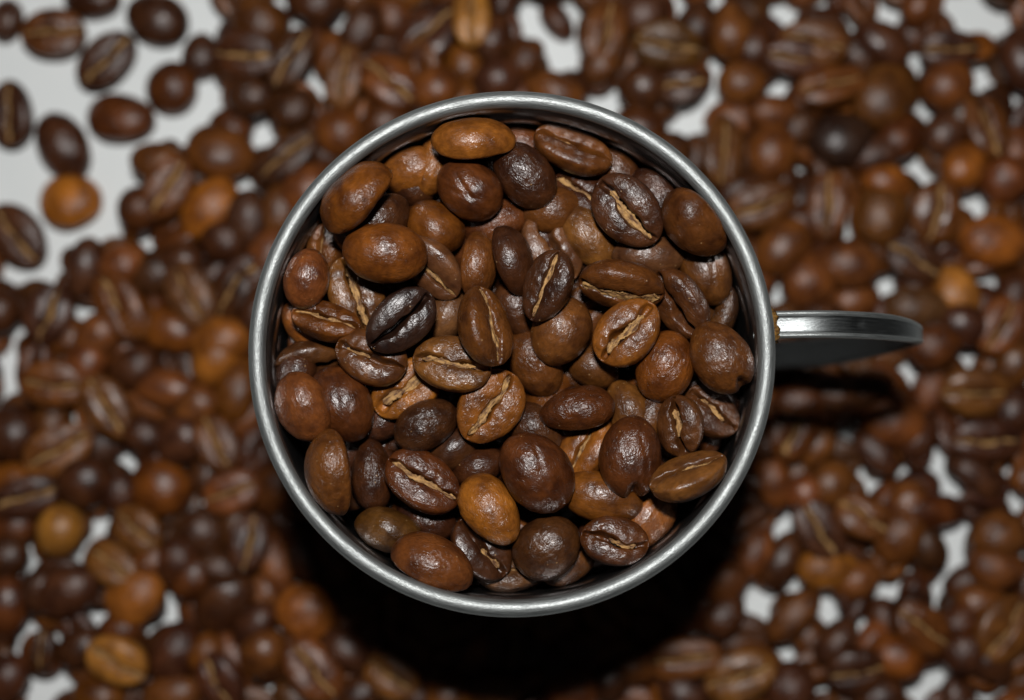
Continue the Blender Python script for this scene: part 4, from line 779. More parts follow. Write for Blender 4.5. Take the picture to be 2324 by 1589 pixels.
MASS_CUP = [
    (0, [4.82, 27.1, 50.57], [0.043, -0.006, 0.564], [9.71, 7.35, 5.19], 'm'),
    (2, [22.34, 14.85, 50.5], [-0.084, -0.045, -0.23], [10.73, 7.19, 4.82], 'd'),
    (3, [22.19, 3.22, 52.06], [2.756, 0.188, -0.47], [9.01, 7.72, 5.33], 'm'),
    (4, [1.23, -0.65, 50.89], [-0.274, 0.025, 1.113], [9.61, 7.61, 4.96], 'p'),
    (5, [-2.22, 13.85, 52.25], [-0.778, 0.394, -1.184], [10.67, 7.91, 5.46], 'p'),
    (6, [-7.72, -17.6, 51.9], [-2.576, 0.044, 0.321], [9.34, 7.37, 5.0], 'd'),
    (7, [13.51, -3.83, 51.99], [-2.681, -0.147, 2.408], [9.92, 7.96, 5.1], 'p'),
    (8, [-4.4, 9.1, 54.26], [0.476, -0.015, -3.051], [9.8, 7.8, 4.82], 'd'),
    (9, [0.87, -23.35, 52.12], [-2.526, -0.042, -1.869], [9.6, 7.36, 5.54], 'm'),
    (10, [-23.33, 15.29, 50.69], [0.165, -0.114, -0.421], [10.29, 7.13, 4.9], 'db'),
    (11, [-7.75, -24.65, 52.24], [0.017, -0.128, -2.233], [9.62, 7.84, 5.3], 'd'),
    (12, [18.39, 7.29, 55.72], [-0.475, 0.19, -1.552], [10.26, 7.1, 4.88], 'm'),
    (13, [8.37, -21.04, 50.98], [-0.204, -0.05, -2.611], [9.63, 7.74, 4.82], 'd'),
    (14, [9.64, -0.82, 55.81], [-3.07, 0.075, -0.405], [10.33, 7.38, 5.51], 'm'),
    (15, [17.76, 17.73, 54.69], [0.113, -0.296, -2.49], [10.35, 7.76, 5.59], 'd'),
    (16, [5.88, -26.7, 54.82], [2.716, -0.286, 3.001], [9.98, 7.27, 4.91], 'p'),
    (17, [-16.63, 2.2, 52.31], [2.975, 0.415, -1.719], [10.11, 7.59, 5.28], 'd'),
    (18, [-9.39, 2.27, 54.39], [-0.431, -0.161, 0.448], [9.63, 7.01, 4.93], 'p'),
    (20, [-18.0, -19.3, 52.0], [3.087, -0.023, -0.441], [10.64, 7.75, 5.41], 'd'),
    (21, [0.8, 4.28, 54.85], [-0.139, 0.1, -2.623], [10.39, 7.6, 5.57], 'd'),
    (22, [-26.32, -12.63, 51.97], [2.795, 0.211, -1.267], [9.15, 7.24, 5.15], 'd'),
    (23, [13.37, -25.15, 55.64], [3.007, 0.05, -2.303], [10.6, 7.71, 5.01], 'p'),
    (24, [9.98, 6.09, 56.07], [2.929, 0.105, -2.3], [10.69, 7.26, 5.03], 'm'),
    (26, [5.97, 10.02, 55.41], [2.904, -0.048, 2.741], [10.46, 7.45, 5.16], 'd'),
    (27, [-3.94, 3.26, 55.62], [0.284, -0.027, -0.47], [10.73, 7.01, 5.15], 'd'),
    (28, [17.42, 12.4, 54.68], [0.056, 0.226, 0.123], [9.12, 7.53, 4.88], 'm'),
    (29, [-3.68, -27.85, 55.62], [2.762, 0.139, -2.181], [10.38, 7.81, 5.17], 'm'),
    (30, [17.57, -10.69, 54.5], [0.302, 0.122, 1.234], [10.38, 7.66, 5.58], 'd'),
    (31, [-21.04, -3.89, 51.21], [-0.243, 0.126, 1.854], [10.38, 7.32, 5.2], 'd'),
    (32, [-15.07, 14.9, 51.58], [-0.374, -0.279, -1.204], [10.61, 7.92, 5.14], 'm'),
    (33, [-8.31, 26.82, 52.0], [-2.789, 0.131, -1.064], [9.62, 7.38, 5.28], 'm'),
    (35, [5.42, -4.63, 55.02], [0.242, 0.01, 1.384], [10.54, 7.84, 5.41], 'mo'),
    (36, [5.75, -12.82, 55.52], [-2.809, -0.052, -1.005], [9.61, 7.82, 4.94], 'db'),
    (37, [8.3, -8.69, 56.54], [-0.413, -0.232, -1.596], [9.26, 7.56, 5.58], 'p'),
    (38, [-16.98, -9.01, 53.68], [-0.076, 0.19, -1.691], [9.48, 7.31, 4.9], 'd'),
    (40, [0.76, 22.57, 54.44], [-2.851, 0.117, 0.148], [9.46, 7.78, 5.2], 'd'),
    (41, [-25.7, -4.24, 55.33], [-2.966, -0.152, 0.094], [9.55, 7.37, 5.31], 'd'),
    (42, [4.88, 18.25, 56.11], [0.296, 0.219, 1.58], [9.1, 7.95, 5.13], 'p'),
    (43, [-10.13, 11.41, 55.01], [0.124, 0.228, 1.722], [10.53, 7.99, 5.55], 'p'),
    (44, [-20.9, -13.68, 55.25], [2.658, -0.031, -2.261], [10.18, 7.46, 4.89], 'p'),
    (45, [-27.08, 10.47, 55.83], [-0.35, -0.296, -1.893], [9.83, 7.73, 5.56], 'p'),
    (46, [1.95, -17.1, 55.26], [0.312, -0.205, 2.618], [10.62, 7.3, 5.23], 'd'),
    (47, [26.26, -9.82, 55.57], [3.117, 0.199, -1.429], [10.13, 7.46, 5.16], 'm'),
    (48, [-28.24, 2.6, 54.74], [-3.051, 0.16, 1.336], [9.02, 7.53, 5.58], 'm'),
    (49, [15.28, 2.69, 55.28], [-0.138, -0.153, -0.043], [9.24, 7.05, 5.53], 'm'),
    (50, [-6.8, -9.77, 55.34], [0.036, 0.227, 2.171], [10.12, 7.15, 5.39], 'd'),
    (51, [-15.82, -3.03, 54.38], [2.239, -0.077, -0.354], [10.41, 7.29, 5.18], 'd'),
    (52, [-8.28, 15.9, 55.72], [0.659, 0.278, -0.646], [9.59, 7.24, 5.15], 'db'),
    (53, [21.66, -14.9, 55.88], [-3.003, -0.142, 2.665], [9.03, 7.51, 4.96], 'p'),
    (54, [-11.57, -8.66, 55.16], [0.252, -0.055, -2.494], [9.83, 7.93, 5.08], 'm'),
    (55, [20.82, -1.44, 55.56], [2.832, 0.023, -1.021], [10.45, 7.67, 5.04], 'd'),
    (56, [-13.36, 7.58, 55.18], [-2.388, -0.349, 2.773], [9.69, 7.17, 5.11], 'm'),
    (57, [-4.07, 19.5, 55.59], [3.106, 0.01, 1.44], [10.11, 7.26, 5.32], 'p'),
    (58, [26.79, 2.14, 54.31], [0.135, 0.028, 1.714], [9.69, 7.67, 5.3], 'm'),
    (59, [12.4, -18.48, 55.38], [-0.106, -0.117, 1.616], [10.64, 7.61, 5.12], 'd'),
    (60, [12.75, 14.9, 55.25], [0.351, 0.014, -2.136], [10.69, 7.71, 4.97], 'd'),
    (61, [-6.12, -1.71, 55.35], [0.421, -0.263, -0.459], [9.86, 7.75, 5.47], 'd'),
    (62, [-18.22, 11.54, 55.41], [0.187, 0.026, -3.034], [9.38, 7.76, 4.94], 'd'),
    (63, [-24.04, -8.56, 55.16], [3.05, -0.174, -2.557], [10.55, 7.74, 4.89], 'd'),
    (64, [-10.23, -4.24, 55.42], [3.075, 0.002, -1.401], [9.76, 7.7, 5.11], 'd'),
    (65, [1.35, 11.04, 55.71], [0.132, -0.35, -1.834], [10.21, 7.69, 4.91], 'd'),
    (66, [-16.27, 20.64, 54.02], [-2.287, -0.366, 1.788], [10.7, 7.84, 5.11], 'd'),
    (67, [5.65, 4.41, 55.56], [-0.059, 0.161, 0.352], [10.79, 7.64, 4.93], 'd'),
    (68, [-13.9, -23.74, 54.34], [-0.15, 0.064, -1.649], [9.33, 7.36, 5.26], 'm'),
    (69, [-11.82, 21.5, 55.53], [2.44, 0.285, -1.152], [10.22, 7.37, 5.25], 'db'),
    (70, [-14.3, -13.72, 54.77], [3.104, -0.126, 0.235], [9.17, 7.72, 5.43], 'd'),
    (71, [-1.09, -9.55, 55.61], [-0.42, 0.034, -1.508], [9.19, 7.41, 4.96], 'd'),
    (72, [8.7, 22.95, 55.42], [3.114, 0.054, 2.95], [10.57, 7.28, 5.26], 'm'),
    (74, [26.7, 10.26, 55.49], [-2.932, -0.057, 1.243], [9.71, 7.97, 4.94], 'd'),
    (75, [0.62, -5.38, 54.64], [3.033, 0.022, -1.933], [10.28, 7.8, 5.39], 'p'),
    (76, [-3.41, 24.82, 55.47], [0.164, 0.194, -3.061], [10.79, 7.66, 5.59], 'm'),
    (77, [27.7, -5.29, 55.32], [0.063, 0.077, -0.625], [9.96, 7.6, 5.04], 'db'),
    (78, [-23.55, 3.34, 54.28], [-2.822, 0.165, 0.799], [9.67, 7.82, 5.46], 'm'),
    (79, [-4.59, -21.39, 54.54], [-3.068, -0.203, 2.229], [9.4, 7.67, 5.14], 'd'),
    (80, [-22.16, -17.71, 54.94], [2.927, -0.139, 0.775], [9.3, 7.48, 4.89], 'd'),
    (81, [-12.6, -19.26, 54.67], [-2.537, -0.009, 2.311], [10.55, 7.08, 5.18], 'm'),
    (82, [16.8, -15.88, 56.05], [-2.574, 0.01, -1.032], [9.98, 7.32, 4.82], 'p'),
    (83, [13.04, -8.49, 55.34], [2.781, 0.319, 2.935], [9.86, 7.11, 5.5], 'm'),
    (84, [11.27, 25.86, 55.16], [2.613, -0.186, -1.998], [9.68, 7.37, 5.01], 'mo'),
    (85, [7.45, 14.5, 55.49], [-0.405, -0.267, -0.409], [9.3, 7.16, 5.55], 'd'),
    (86, [11.97, 19.37, 55.28], [-3.112, -0.353, 1.623], [10.21, 7.67, 5.44], 'd'),
    (87, [1.14, -27.83, 56.09], [-3.098, 0.151, -1.17], [10.68, 7.82, 5.13], 'm'),
    (88, [13.6, 9.72, 55.43], [-1.156, 0.035, -2.724], [9.59, 7.89, 5.16], 'db'),
    (89, [-20.4, 19.21, 55.29], [2.696, 0.077, -1.086], [10.25, 7.04, 4.8], 'd'),
    (90, [-8.64, 7.03, 55.2], [0.356, -0.096, -0.538], [9.89, 7.3, 5.48], 'db'),
    (91, [-0.84, 29.13, 55.3], [-3.109, -0.076, -0.231], [9.06, 7.49, 5.38], 'd'),
    (92, [18.16, -5.79, 54.83], [0.284, 0.05, 2.73], [10.54, 7.35, 4.82], 'mo'),
    (93, [-4.15, -5.94, 54.67], [-2.788, -0.515, 0.266], [10.26, 7.75, 5.49], 'db'),
    (95, [-14.2, 24.26, 58.36], [0.524, -0.049, -0.611], [7.4, 6.05, 4.6], 'd'),
    (97, [-28.41, 4.02, 57.84], [0.175, 0.11, -0.785], [9.61, 6.0, 4.6], 'o'),
    (105, [-18.29, -9.1, 57.82], [0.175, 0.107, 0.524], [7.01, 5.28, 4.6], 'p'),
    (111, [7.97, -28.82, 57.52], [0.262, 0.12, 0.611], [8.88, 5.65, 4.6], 'm'),
    (115, [19.3, -8.51, 59.5], [0.175, -0.001, 1.047], [8.85, 5.69, 4.6], 'm'),
    (117, [14.97, 25.8, 57.88], [0.175, 0.073, -0.873], [8.91, 5.81, 4.6], 'm'),
    (118, [20.13, 22.4, 59.5], [0.175, -0.05, -0.873], [9.59, 5.52, 4.6], 'd'),
    (119, [28.64, 6.01, 58.26], [2.443, -0.024, 1.222], [9.59, 6.22, 4.6], 'dm'),
    (122, [1.82, 29.84, 57.35], [0.087, 0.064, -0.349], [9.07, 5.8, 4.6], 'mo'),
    (125, [-30.05, -2.56, 59.5], [0.524, -0.002, 1.396], [7.6, 5.47, 4.6], 'd'),
]
MASS_TABLE = [
    (176, [1.14, 40.95, 1.79], [-0.202, 0.033, -1.928], [11.27, 8.05, 4.25], 'dm'),
    (177, [38.01, 8.8, 2.97], [-3.097, 0.12, 0.341], [10.07, 7.3, 4.74], 'db'),
    (180, [-67.18, -5.05, 1.7], [-0.145, 0.054, 2.823], [11.32, 7.64, 4.41], 'mr'),
    (181, [-30.84, 49.34, 2.75], [2.968, 0.037, 0.691], [11.12, 7.49, 4.37], 'dm'),
    (182, [-39.62, 7.0, 1.65], [-0.106, -0.088, 1.728], [10.81, 7.93, 4.37], 'p'),
    (183, [93.12, -13.76, 3.07], [-2.812, 0.073, 1.429], [10.98, 7.55, 4.74], 'mo'),
    (184, [-25.45, 32.11, 1.52], [0.028, -0.04, -2.801], [10.89, 8.25, 4.57], 'd'),
    (185, [36.14, 17.11, 3.05], [3.071, 0.088, 0.277], [10.86, 8.08, 4.87], 'db'),
    (186, [93.71, -37.5, 2.06], [-0.22, 0.089, 1.16], [10.72, 8.15, 4.88], 'db'),
    (187, [2.88, -49.57, 2.03], [-0.221, -0.066, 0.246], [11.02, 7.98, 4.85], 'p'),
    (188, [42.91, 71.42, 3.04], [-3.104, 0.183, -0.833], [10.52, 8.13, 4.73], 'mr'),
    (189, [-46.91, -59.04, 2.69], [-3.12, -0.051, 3.073], [10.73, 7.09, 4.36], 'm'),
    (190, [-95.96, -3.11, 3.07], [-2.939, -0.11, -2.026], [10.12, 7.58, 4.8], 'mo'),
    (191, [-48.64, 71.6, 1.87], [0.056, -0.2, -0.359], [11.04, 7.83, 4.61], 'mo'),
    (192, [-21.89, 67.28, 1.78], [0.234, 0.033, 1.72], [9.64, 7.54, 4.22], 'mr'),
    (193, [-37.25, 60.45, 1.64], [0.034, 0.098, 0.267], [11.29, 7.95, 4.72], 'db'),
    (194, [21.2, -59.2, 2.72], [-3.139, 0.102, 3.029], [10.92, 8.19, 4.33], 'mr'),
    (195, [-39.27, -16.92, 1.58], [-0.1, 0.003, 0.501], [11.25, 7.85, 4.39], 'mr'),
    (196, [-34.63, 20.31, 1.75], [0.142, 0.006, 0.833], [10.87, 8.23, 4.64], 'm'),
    (197, [-11.2, -37.05, 2.6], [-0.456, 0.034, 2.133], [11.22, 7.9, 4.95], 'd'),
    (198, [38.91, -5.08, 3.1], [-3.049, 0.033, -1.746], [11.23, 7.54, 4.97], 'd'),
    (199, [-33.36, 26.14, 3.4], [0.085, -0.157, 0.052], [11.15, 7.78, 4.25], 'd'),
    (200, [84.83, -24.12, 2.71], [3.017, -0.014, 2.92], [10.22, 6.84, 4.37], 'p'),
    (202, [-9.22, 41.34, 2.06], [0.26, 0.077, -0.508], [11.24, 8.14, 4.68], 'd'),
    (203, [-87.1, -6.33, 2.93], [2.83, 0.0, -3.137], [11.18, 7.23, 4.58], 'dm'),
    (204, [75.24, 63.71, 1.51], [-0.047, -0.053, -2.21], [9.57, 7.99, 4.38], 'db'),
    (205, [40.15, -24.45, 2.1], [-0.324, 0.005, -2.263], [11.12, 7.71, 4.47], 'p'),
    (206, [56.81, -61.07, 2.84], [3.024, 0.056, -0.874], [10.05, 7.35, 4.58], 'db'),
    (207, [29.05, 74.04, 1.75], [0.057, 0.09, 0.455], [11.21, 6.98, 4.99], 'mr'),
    (209, [41.73, 3.82, 3.2], [-0.066, 0.045, 1.148], [11.12, 7.77, 4.25], 'mr'),
    (210, [-66.83, -58.07, 2.77], [-3.02, -0.111, -1.753], [10.67, 6.88, 4.36], 'd'),
    (211, [92.45, 19.73, 1.54], [0.058, 0.012, 0.231], [9.57, 7.64, 4.56], 'dm'),
    (212, [66.43, 5.56, 3.15], [-2.948, -0.115, -0.453], [11.16, 7.77, 4.92], 'm'),
    (213, [-11.63, 71.63, 1.88], [-0.128, 0.093, -3.089], [10.58, 7.49, 5.0], 'm'),
    (214, [-0.56, -42.21, 3.07], [3.038, -0.12, 0.286], [11.13, 7.9, 4.88], 'mr'),
    (216, [21.34, -35.94, 1.8], [-0.107, -0.061, 0.095], [10.79, 7.87, 4.81], 'dm'),
    (217, [-44.8, -8.94, 1.9], [0.263, 0.032, -2.611], [11.12, 7.92, 4.24], 'db'),
    (218, [-3.81, -37.44, 3.68], [-0.161, -0.216, 3.074], [11.09, 7.25, 4.34], 'mr'),
    (219, [9.75, -37.55, 2.85], [-3.014, 0.032, 0.261], [10.85, 8.2, 4.54], 'mo'),
    (220, [19.17, 33.37, 2.26], [0.348, -0.088, -3.064], [11.15, 8.07, 4.55], 'mr'),
    (221, [-74.57, -12.11, 1.55], [-0.031, -0.132, -2.947], [10.4, 8.01, 4.26], 'p'),
    (222, [48.8, 2.73, 3.38], [-0.079, -0.045, -2.064], [11.19, 7.83, 4.75], 'd'),
    (223, [-29.98, 70.86, 1.59], [-0.009, 0.143, 3.136], [9.93, 8.23, 4.4], 'm'),
    (224, [-95.7, -27.76, 1.51], [0.003, 0.102, 1.601], [11.24, 7.69, 4.34], 'mr'),
    (225, [38.28, 0.91, 3.2], [0.039, -0.077, 2.478], [9.59, 6.87, 4.39], 'd'),
    (226, [33.69, -33.39, 1.79], [0.047, -0.164, -2.687], [10.14, 8.07, 4.79], 'd'),
    (227, [-24.47, 59.45, 3.39], [-3.014, -0.184, -3.047], [10.86, 7.56, 4.48], 'd'),
    (228, [-94.31, -12.27, 3.13], [-0.033, -0.027, 1.594], [10.33, 7.71, 4.29], 'mr'),
    (229, [-29.98, 23.46, 4.93], [-3.033, -0.303, -2.668], [10.79, 7.49, 4.71], 'm'),
    (230, [-28.54, 36.42, 3.61], [-0.18, -0.17, 1.033], [11.07, 6.89, 4.45], 'mr'),
    (231, [9.17, 73.02, 1.75], [0.125, -0.145, -2.944], [10.68, 8.2, 4.23], 'd'),
    (232, [37.49, -14.17, 3.38], [-0.117, 0.023, 2.391], [10.54, 7.73, 4.56], 'm'),
    (233, [-56.09, -60.96, 3.44], [0.059, -0.184, -3.024], [10.54, 7.69, 4.37], 'd'),
    (234, [82.02, 22.17, 2.82], [-2.929, -0.005, 0.297], [10.55, 8.03, 4.44], 'p'),
    (235, [8.18, 42.86, 3.46], [0.164, -0.031, 2.154], [11.01, 7.48, 4.69], 'dm'),
    (236, [-38.35, 13.81, 4.76], [-2.925, 0.036, 2.448], [10.86, 7.83, 4.79], 'm'),
    (237, [-5.08, 47.09, 4.61], [-2.959, -0.021, 0.865], [10.38, 8.07, 4.63], 'd'),
    (238, [43.49, 11.18, 4.54], [-3.123, 0.137, -0.809], [10.69, 7.61, 4.52], 'db'),
    (239, [-12.82, 48.11, 3.72], [0.323, 0.004, 0.926], [11.07, 6.93, 4.6], 'db'),
    (240, [91.44, -53.0, 3.24], [-2.82, -0.171, 0.674], [9.41, 7.45, 4.97], 'm'),
    (242, [81.63, 73.81, 3.09], [-3.101, -0.007, -3.054], [11.15, 7.09, 4.98], 'mo'),
    (243, [-19.69, -60.1, 3.11], [-3.008, 0.063, 0.27], [9.71, 8.08, 4.94], 'dm'),
    (244, [-95.81, 6.15, 1.57], [0.11, -0.039, -2.811], [9.42, 7.13, 4.35], 'mr'),
    (245, [55.04, 71.98, 1.7], [0.081, 0.083, -2.438], [10.4, 7.12, 4.78], 'mo'),
    (246, [-49.63, 48.91, 1.57], [-0.13, 0.036, -1.768], [10.02, 7.18, 4.21], 'p'),
    (247, [-60.87, 1.65, 2.76], [-3.133, 0.121, 1.982], [10.47, 7.49, 4.39], 'd'),
    (248, [-26.93, -28.46, 2.88], [-3.053, -0.035, -0.422], [10.83, 7.88, 4.64], 'p'),
    (249, [53.45, -47.19, 2.3], [0.279, 0.196, 2.127], [11.08, 7.54, 4.98], 'm'),
    (250, [76.31, -60.21, 2.76], [-3.011, -0.1, -2.162], [9.49, 6.83, 4.36], 'db'),
    (251, [93.82, 30.74, 2.62], [3.043, 0.02, 1.584], [9.73, 7.33, 4.24], 'p'),
    (252, [-92.35, -59.44, 1.69], [-0.082, 0.012, 0.056], [11.21, 7.53, 4.81], 'mr'),
    (253, [-18.94, 34.61, 3.21], [0.002, 0.12, 2.074], [10.03, 7.73, 4.42], 'p'),
    (254, [-44.33, -38.56, 1.48], [0.047, -0.042, -2.227], [10.05, 7.77, 4.39], 'mr'),
    (255, [-39.64, 72.97, 3.67], [0.264, -0.067, 0.176], [9.38, 7.16, 4.71], 'dm'),
    (256, [9.71, -60.42, 3.07], [2.944, -0.038, -0.235], [10.9, 7.71, 4.86], 'm'),
    (257, [-85.13, 4.23, 3.14], [2.84, 0.176, 3.038], [10.0, 7.5, 4.72], 'db'),
    (258, [-89.6, 12.91, 1.81], [0.092, -0.099, -2.579], [10.86, 7.32, 4.76], 'm'),
    (260, [17.41, 72.87, 3.33], [0.071, -0.051, 0.658], [10.41, 7.01, 4.73], 'd'),
    (262, [-31.59, -36.41, 1.94], [-0.198, -0.056, 1.918], [10.54, 7.77, 4.81], 'm'),
    (263, [28.63, -26.78, 2.51], [0.028, -0.113, -0.269], [9.93, 7.96, 4.91], 'm'),
    (264, [42.52, -12.55, 4.78], [-3.036, -0.084, 1.96], [10.91, 7.19, 4.9], 'd'),
    (265, [-39.48, -25.65, 2.93], [2.868, 0.059, 2.92], [10.89, 8.06, 4.52], 'd'),
    (266, [95.89, 7.57, 1.76], [-0.007, -0.181, 1.703], [11.26, 7.3, 4.53], 'db'),
    (267, [-38.62, -3.23, 3.55], [-0.137, 0.048, 1.211], [10.39, 7.66, 4.93], 'mr'),
    (268, [-22.98, -35.0, 3.43], [0.193, 0.049, 0.83], [10.69, 8.12, 4.22], 'd'),
    (269, [31.37, 32.5, 3.26], [2.761, -0.111, -0.412], [10.5, 8.06, 4.93], 'd'),
    (271, [13.87, -35.42, 3.31], [0.132, -0.016, -2.428], [10.61, 7.08, 4.47], 'm'),
    (272, [-32.04, -21.3, 3.23], [-0.001, 0.051, 2.072], [11.08, 7.69, 4.66], 'p'),
    (273, [15.73, 40.23, 3.11], [0.025, 0.021, 0.793], [10.68, 7.78, 4.34], 'm'),
    (274, [64.72, 72.24, 1.84], [0.021, -0.207, -2.948], [11.08, 7.19, 4.6], 'm'),
    (275, [95.63, 47.12, 2.71], [2.999, 0.08, -2.242], [11.2, 7.97, 4.28], 'p'),
    (276, [58.05, 3.47, 1.53], [-0.03, -0.038, -1.008], [11.16, 8.2, 4.41], 'm'),
    (277, [9.37, 36.42, 4.49], [2.923, 0.05, 2.692], [10.89, 6.92, 4.42], 'db'),
    (278, [-59.84, -25.0, 2.69], [3.01, 0.04, 1.112], [10.95, 6.94, 4.33], 'dm'),
    (280, [91.5, 57.96, 1.64], [-0.002, -0.137, 1.559], [9.79, 7.95, 4.63], 'dm'),
    (282, [23.24, 38.58, 4.88], [2.762, 0.073, -0.775], [9.27, 7.79, 4.87], 'm'),
    (283, [33.82, -20.6, 3.94], [0.318, 0.154, 2.873], [9.79, 7.93, 4.67], 'm'),
    (284, [-90.96, -52.58, 4.85], [-2.928, 0.131, -1.479], [11.03, 7.27, 4.92], 'dm'),
    (285, [-37.76, -58.07, 3.14], [0.093, -0.114, 2.595], [10.72, 7.0, 4.77], 'dm'),
    (286, [-7.96, 36.76, 3.22], [-0.066, -0.097, 0.464], [9.34, 6.96, 4.27], 'd'),
    (287, [44.06, -4.9, 4.6], [-3.111, 0.012, -1.276], [10.8, 6.78, 4.67], 'mr'),
    (288, [-91.69, -44.6, 4.26], [-0.467, 0.012, 1.882], [9.84, 7.73, 4.82], 'd'),
    (289, [93.44, -27.89, 3.8], [-0.419, 0.18, -1.268], [9.8, 7.01, 4.69], 'mr'),
    (290, [-13.94, 36.36, 4.79], [-2.695, -0.051, -1.154], [9.98, 6.82, 4.83], 'm'),
    (291, [-36.6, -10.03, 4.57], [-3.064, -0.005, -1.549], [10.32, 7.66, 4.62], 'dm'),
    (292, [89.67, 71.31, 4.91], [-2.765, -0.028, 2.437], [9.55, 8.06, 4.95], 'dm'),
    (293, [29.26, 24.18, 3.13], [-0.005, 0.004, 2.068], [10.7, 7.78, 4.41], 'd'),
    (294, [53.77, 32.95, 2.25], [-0.047, 0.33, 0.983], [11.22, 7.31, 4.44], 'p'),
    (295, [-44.01, 1.23, 3.87], [0.328, 0.081, 1.361], [10.75, 8.02, 4.45], 'mo'),
    (296, [22.56, -30.96, 3.79], [0.274, 0.096, 0.591], [9.73, 7.77, 4.77], 'm'),
    (297, [2.31, -37.94, 3.4], [0.045, 0.087, -3.05], [9.66, 8.01, 4.92], 'm'),
    (298, [82.73, -62.01, 4.51], [-2.891, 0.059, -0.813], [10.31, 7.7, 4.34], 'd'),
    (299, [58.43, -14.93, 2.9], [-2.816, -0.174, -0.298], [9.37, 7.37, 4.34], 'dm'),
    (301, [-20.85, 71.48, 3.23], [-0.083, 0.022, 2.654], [10.52, 7.0, 4.34], 'mo'),
    (302, [38.81, 24.08, 3.35], [-0.038, 0.039, 2.03], [10.99, 7.86, 4.85], 'm'),
    (303, [58.59, 35.93, 4.8], [-3.027, -0.133, 2.291], [11.09, 6.81, 4.87], 'm'),
    (305, [-17.04, -50.15, 3.22], [-0.01, -0.11, 1.613], [10.57, 7.07, 4.41], 'mr'),
    (306, [-38.54, 23.56, 4.77], [-2.891, 0.016, 1.516], [10.88, 7.75, 4.8], 'p'),
    (308, [-28.13, -45.71, 4.46], [3.064, 0.06, 0.708], [9.63, 7.88, 4.44], 'mo'),
    (309, [40.31, -59.22, 3.12], [-3.023, 0.027, 2.973], [10.67, 8.17, 4.99], 'mo'),
    (310, [2.19, 49.96, 3.3], [-0.043, 0.004, 2.345], [10.82, 7.97, 4.74], 'mr'),
    (312, [23.4, 30.01, 3.66], [-0.182, 0.047, -0.906], [10.89, 7.89, 4.97], 'mr'),
    (313, [34.69, 72.76, 3.39], [-0.047, 0.051, 1.125], [10.16, 7.52, 4.92], 'm'),
    (315, [90.57, -59.73, 3.46], [-0.205, -0.022, -2.404], [9.98, 7.04, 4.48], 'mr'),
    (316, [33.52, 39.8, 3.17], [0.054, -0.055, 0.596], [10.95, 8.19, 4.26], 'dm'),
    (318, [43.55, 20.66, 3.56], [-0.09, 0.181, 1.891], [10.01, 7.57, 4.73], 'dm'),
    (319, [12.78, 44.08, 4.8], [2.766, -0.057, -1.078], [10.17, 6.97, 4.87], 'm'),
    (320, [72.67, -21.68, 1.87], [-0.188, -0.104, 0.757], [10.57, 8.21, 4.41], 'p'),
    (321, [20.23, 58.09, 3.05], [3.042, -0.045, 1.29], [10.82, 8.19, 4.89], 'm'),
    (322, [-17.18, -35.91, 4.42], [-3.078, -0.019, 1.502], [9.3, 7.54, 4.4], 'dm'),
    (323, [-77.83, -60.01, 1.66], [0.114, 0.061, -3.096], [10.88, 7.81, 4.49], 'db'),
    (324, [35.93, 27.81, 3.88], [-0.423, -0.07, 0.605], [11.03, 6.84, 4.23], 'mo'),
    (325, [94.03, -19.02, 3.22], [0.002, -0.05, 2.904], [9.63, 7.75, 4.66], 'm'),
    (326, [-96.81, 19.04, 1.89], [0.208, 0.083, 1.076], [10.57, 7.52, 4.67], 'mr'),
    (327, [-81.37, -41.91, 3.09], [-2.964, -0.044, -0.055], [10.12, 7.54, 4.93], 'm'),
    (328, [94.86, 67.2, 4.46], [2.991, -0.177, 1.509], [9.68, 7.32, 4.27], 'mo'),
    (332, [-44.22, 37.38, 1.82], [-0.127, -0.106, -1.125], [10.28, 7.97, 4.74], 'd'),
    (334, [72.23, 70.95, 4.8], [-2.964, -0.101, 0.064], [10.42, 7.23, 4.88], 'm'),
    (335, [-0.51, 71.85, 3.21], [-0.067, 0.041, 0.579], [10.27, 8.1, 4.29], 'db'),
    (336, [68.48, 9.51, 4.43], [3.088, -0.088, -1.731], [10.45, 7.73, 4.41], 'p'),
    (337, [-49.97, -50.6, 3.29], [-0.032, 0.017, 2.209], [11.22, 7.63, 4.73], 'mr'),
    (338, [-81.73, -29.95, 1.44], [-0.007, -0.066, 0.499], [10.65, 7.69, 4.29], 'mo'),
    (339, [66.65, -1.89, 4.48], [2.981, 0.043, -0.553], [11.12, 7.53, 4.43], 'db'),
    (341, [67.69, -44.55, 1.68], [0.072, 0.015, 2.162], [9.76, 7.27, 4.95], 'db'),
    (342, [-3.11, 39.33, 4.52], [0.616, 0.102, 1.591], [10.87, 7.51, 4.72], 'p'),
    (343, [-34.25, 15.55, 4.8], [2.941, 0.122, 1.442], [10.09, 6.9, 4.87], 'd'),
    (344, [71.74, -40.55, 3.99], [0.438, -0.008, 1.517], [10.51, 6.79, 4.82], 'd'),
    (345, [-79.75, 6.85, 3.9], [0.342, -0.009, 2.732], [10.17, 7.51, 4.87], 'm'),
    (346, [-56.87, -41.84, 1.63], [-0.086, -0.017, -1.582], [9.93, 7.18, 4.7], 'db'),
    (347, [52.02, -19.94, 1.73], [0.001, -0.187, 1.437], [10.91, 7.82, 4.22], 'm'),
    (348, [-73.71, -33.57, 1.48], [0.01, -0.062, -1.899], [9.65, 7.41, 4.47], 'mr'),
    (349, [-38.48, 49.0, 4.43], [2.893, -0.07, 2.271], [9.78, 7.64, 4.25], 'mr'),
    (350, [-84.53, -62.82, 3.19], [0.07, -0.037, 2.726], [10.56, 7.73, 4.34], 'm'),
    (351, [48.77, 8.39, 3.6], [0.192, 0.076, -1.935], [10.5, 7.78, 4.8], 'dm'),
    (352, [-59.24, 38.05, 2.68], [-3.027, -0.012, -0.171], [9.86, 7.73, 4.31], 'd'),
